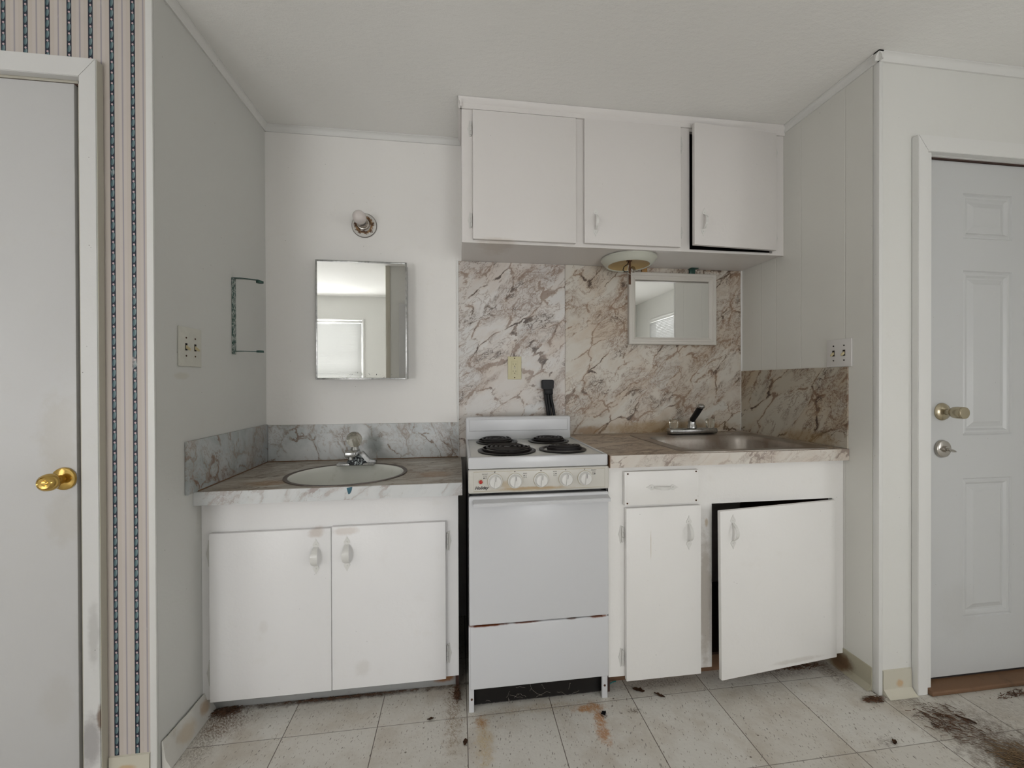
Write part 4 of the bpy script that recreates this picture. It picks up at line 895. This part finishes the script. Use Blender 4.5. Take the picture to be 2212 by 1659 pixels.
MB().lathe([(.0135, .030), (.0140, .055), (.019, .068), (.028, .084), (.0305, .100), (.028, .116), (.020, .127), (.010, .132), (0, .1335)], bc, (0, -1, 0), 40).build('bulb', m_bulb, bl, 60)

# ------------------------------------------------------------------ towel bracket
tb = thing('towel_bracket', (XL, 1.75, 1.29), 'empty dark green metal paper towel bracket on the left side wall', 'bracket')
MB().box(XL + .0002, XL + .006, 1.744, 1.768, 1.292, 1.600, .002).build('wall_bar', m_greenw, tb)
for z_, s_, t_ in ((1.598, -1, 0), (1.302, 1, 0)):
    MB().strap([(XL + .003, 1.757, z_), (XL + .03, 1.768, z_ + .002), (XL + .085, 1.795, z_ + .002)], (.003, .010, 0), .0025).lathe([(0, 0), (.014, 0), (.0135, .008), (.008, .009), (0, .006)], (XL + .084, 1.794, z_), (0, 0, s_), 20).build('arm', m_green, tb)

# ------------------------------------------------------------------ switches and outlet
def wall_switch(x, sgn, y0, y1, z0, z1, mat, label, holes):
    r = thing('light_switch', (x, (y0 + y1) / 2, z0), label, 'light switch')
    lo, hi = sorted((x + sgn * .0003, x + sgn * .0055)); MB().box(lo, hi, y0, y1, z0, z1, .002, 3).build('cover_plate', mat, r)
    yc_, zc_ = (y0 + y1) / 2, (z0 + z1) / 2
    for dy in (-.023, .023):
        s1 = x + sgn * .0056
        lo, hi = sorted((s1 - .0006, s1 + sgn * .0002 + .0001)); MB().box(lo, hi, yc_ + dy - .0052, yc_ + dy + .0052, zc_ - .012, zc_ + .012).build('toggle_slot', m_dark, r)
        MB().prism([(s1, zc_ + .006), (s1, zc_ - .006), (s1 + sgn * .013, zc_ - .013), (s1 + sgn * .013, zc_ - .006)], 'y', yc_ + dy - .0038, yc_ + dy + .0038, .0012).build('toggle', m_tog, r)
        for dz in (-.030, .030): MB().lathe([(0, 0), (.0033, 0), (.0028, .0010), (0, .0011)], (s1 - sgn * .0002, yc_ + dy, zc_ + dz), (sgn, 0, 0), 12).build('screw', m_dark if holes else m_rust, r)
wall_switch(XL, 1, 1.430, 1.545, 1.231, 1.362, m_plate, 'painted-over double light switch on the left side wall', False)
wall_switch(XR, -1, 1.401, 1.510, 1.2335, 1.347, m_plate_w, 'white double light switch with black screw holes on the right side wall', True)
ol = thing('power_outlet', (.283, YB - .006, 1.19), 'ivory rectangular power outlet on the marbled panel behind the stove', 'outlet')
yo = YB - .0062
MB().box(.249, .319, yo - .0055, yo, 1.190, 1.306, .002, 3).build('cover_plate', m_ivory, ol)
fc = MB().box(.2675, .3005, yo - .0080, yo - .0056, 1.214, 1.282, .001).build('receptacle', m_ivory, ol)
for zc_ in (1.266, 1.230):
    for sh in (MB().box(.2755, .2770, yo - .0084, yo - .0079, zc_ - .004, zc_ + .005), MB().box(.2885, .2900, yo - .0084, yo - .0079, zc_ - .0035, zc_ + .0045), MB().cyl((.284, yo - .0079, zc_ - .009), (.284, yo - .0084, zc_ - .009), .0024, n=12)):
        sh.build('plug_slot', m_dark, fc)
MB().box(.2790, .2885, yo - .0088, yo - .0079, 1.2495, 1.2535, .0003).box(.2790, .2885, yo - .0088, yo - .0079, 1.2435, 1.2475, .0003).build('test_button', m_knobbase, fc)
for zz in (1.297, 1.199): MB().lathe([(0, 0), (.0033, 0), (.0025, .001), (0, .001)], (.284, yo - .0055, zz), (0, -1, 0), 12).build('screw', m_rust, ol)

# ------------------------------------------------------------------ framed mirror
fm = thing('framed_mirror', (1.137, 2.01, 1.373), 'small white-framed mirror hung on the marbled wall above the steel sink', 'mirror')
u0, u1, w0_, w1_, ym = .889, 1.385, 1.373, 1.754, 2.006
def mould(a0, a1, b0, b1, y):
    def r(i, yy): return [(a0 + i, yy, b0 + i), (a1 - i, yy, b0 + i), (a1 - i, yy, b1 - i), (a0 + i, yy, b1 - i)]
    return MB().rings([r(0, YB - .0065), r(0, y + .003), r(.004, y), (r(.016, y)), r(.019, y + .004), r(.026, y + .003), r(.030, y + .006), r(.038, y + .010), r(.039, y + .016)])
m = mould(u0, u1, w0_, w1_, ym); bmesh.ops.recalc_face_normals(m.b, faces=m.b.faces)
m.build('frame', m_frame, fm, 20)
MB().box(u0 + .030, u1 - .030, ym + .0135, ym + .0165, w0_ + .030, w1_ - .030).build('mirror_glass', m_mirror, fm)
MB().box(.965, .995, 2.018, 2.0285, 1.7555, 1.782, .001).box(.962, 1.000, 1.998, 2.0285, 1.780, 1.7835, .0008).build('hanger', m_orange, fm)
MB().box(1.236, 1.268, 2.018, 2.0285, 1.7555, 1.782, .001).box(1.232, 1.276, 1.998, 2.0285, 1.780, 1.7835, .0008).build('hanger', m_green, fm)

# ------------------------------------------------------------------ stripped lamp under the wall cabinet
lx, ly, lz = .833, 1.888, 1.7835
lp = thing('ceiling_lamp', (lx, ly, 1.65), 'round white lamp pan without its shade, under the wall cabinet', 'lamp')
MB().lathe([(0, .0005), (.128, .0005), (.1335, .003), (.1335, .010), (.126, .018), (.120, .026), (.112, .034), (.104, .038), (.100, .037), (.098, .033)], (lx, ly, lz), (0, 0, -1), 56).build('lamp_pan', m_pan, lp, 40)
MB().lathe([(.099, .0345), (.092, .026), (.070, .016), (.045, .013), (0, .012)], (lx, ly, lz), (0, 0, -1), 48).build('reflector', m_pantan, lp, 50)
MB().box(lx - .012, lx - .001, ly - .030, ly - .027, 1.648, 1.762, .0006).box(lx - .022, lx + .004, ly - .034, ly - .022, 1.760, 1.7645, .0006).build('mounting_strap', m_rust, lp)
MB().tube([(lx - .008, ly - .02, 1.765), (lx - .018, ly - .03, 1.745), (lx - .040, ly - .04, 1.730), (lx - .046, ly - .04, 1.712), (lx - .036, ly - .04, 1.706), (lx - .018, ly - .035, 1.708)], .0022, 8).build('wire', m_black, lp)
MB().tube([(lx + .0, ly - .02, 1.768), (lx - .014, ly - .03, 1.735), (lx - .022, ly - .034, 1.705), (lx - .006, ly - .034, 1.695)], .0016, 8).build('wire', m_mold, lp)
MB().lathe([(0, 0), (.0155, 0), (.017, .003), (.014, .008), (0, .009)], (lx + .010, ly - .024, 1.722), (.5, -.8, .1), 24).build('socket_cap', m_nickel, lp)

# ------------------------------------------------------------------ litter on the floor
def leaf(x, y, l, wd, ang, lift=.006):
    o = bmesh.new(); n = 7; rows = []
    for i in range(n):
        t = i / (n - 1); ww = wd * math.sin(PI * min(max(t, .03), .97)) ** .7 * (0.8 + .4 * random.random())
        rows.append([(l * (t - .5), -ww, .001 + lift * random.random()), (l * (t - .5), 0, .001 + lift * .3 * random.random()), (l * (t - .5), ww, .001 + lift * random.random())])
    V = [[o.verts.new(p) for p in r] for r in rows]
    for a, b in zip(V, V[1:]):
        for k in range(2): o.faces.new((a[k], a[k + 1], b[k + 1], b[k]))
    r = bmesh.ops.solidify(o, geom=o.faces[:], thickness=.0006)
    m = MB(); m._merge(o, Matrix.Translation((x, y, .0008)) @ Matrix.Rotation(ang, 4, 'Z')); return m
random.seed(11)
for (x, y, l, wd, a, lab) in ((.675, 1.447, .045, .012, -.4, 'curled brown dead leaf on the floor near the narrow cabinet door'),
                              (.742, 1.412, .040, .007, -.7, 'shredded brown leaf on the tile seam in front of the narrow cabinet door'),
                              (.505, 1.362, .022, .008, .4, 'black crumpled flake on the floor by the stove right leg'),
                              (-.100, 1.421, .024, .006, .2, 'small brown leaf fragment on the floor left of the stove'),
                              (1.400, 1.125, .022, .007, .9, 'reddish brown leaf scrap on a tile seam before the right wall corner'),
                              (.018, 1.313, .022, .007, 1.2, 'tiny brown scrap on the floor near the photo bottom, left of the rust trail'),
                              (1.735, 1.165, .050, .006, -.9, 'long brown husk in the dirt before the right door')):
    tag(leaf(x, y, l, wd, a).build('dead_leaf', m_black if 'black' in lab else m_leaf), lab, 'leaf', 'leaf scraps on the floor')
def litter(n, cx, cy, rx, ry, lmin, lmax, rad, hz=.004, ang0=None, spread=1.6):
    m = MB()
    for k in range(n):
        r = math.sqrt(random.random()) * (.4 + .6 * random.random()); a = random.random() * 2 * PI
        x, y = cx + rx * r * math.cos(a), cy + ry * r * math.sin(a); l = random.uniform(lmin, lmax)
        th = (random.uniform(-spread, spread) + (ang0 or 0)); z = .0012 + random.random() * hz
        dx, dy = math.cos(th) * l / 2, math.sin(th) * l / 2
        m.tube([(x - dx, y - dy, z), (x + random.uniform(-.002, .002), y + random.uniform(-.002, .002), z + random.random() * .003), (x + dx, y + dy, .0012 + random.random() * hz)], rad * random.uniform(.6, 1.4), 4)
    return m
tag(litter(300, 1.72, 1.00, .10, .10, .012, .05, .0009, .008, -.8, .9).build('debris', m_straw), 'heap of dry brown straw and dirt on the floor before the right door', 'debris', kind='stuff')
tag(litter(220, 1.66, 1.17, .12, .10, .008, .03, .0008, .004, -.8, .8).build('debris', m_leaf), 'loose scatter of dark crumbs and stems between the heap and the door frame', 'debris', kind='stuff')
tag(litter(110, 1.510, 1.285, .045, .014, .008, .025, .0009, .006, -.3, .8).build('debris', m_leaf), 'small clump of brown needles at the foot of the right wall corner', 'debris', kind='stuff')
tag(litter(130, -.825, 1.55, .06, .025, .008, .028, .0009, .006, .6, .7).build('debris', m_leaf), 'dark brown litter in the corner left of the vanity toe board', 'debris', kind='stuff')
tag(litter(150, -.42, 1.562, .40, .008, .006, .018, .0007, .004, .05, .5).build('debris', m_leaf), 'thin line of dark grit along the floor below the vanity toe board', 'debris', kind='stuff')
tag(litter(120, -.01, 1.52, .016, .05, .006, .02, .0009, .008).build('debris', m_leaf), 'dark crumbs at the floor in the gap between vanity and stove', 'debris', kind='stuff')
tag(litter(160, 1.38, 1.475, .13, .02, .006, .02, .0008, .004, .1, .6).build('debris', m_leaf), 'dark grit along the floor under the open sink cabinet door', 'debris', kind='stuff')
tag(litter(120, 2.1, 1.235, .17, .02, .006, .025, .0009, .004, .1, .6).build('debris', m_leaf), 'dark chips strewn on the floor along the right door threshold', 'debris', kind='stuff')
tag(MB().tube([(.556, 1.482, .003), (.575, 1.487, .006), (.592, 1.494, .007), (.606, 1.500, .004)], .0018, 8).build('wire_scrap', m_teal), 'short teal wire scrap on the floor beside the stove right leg', 'wire')
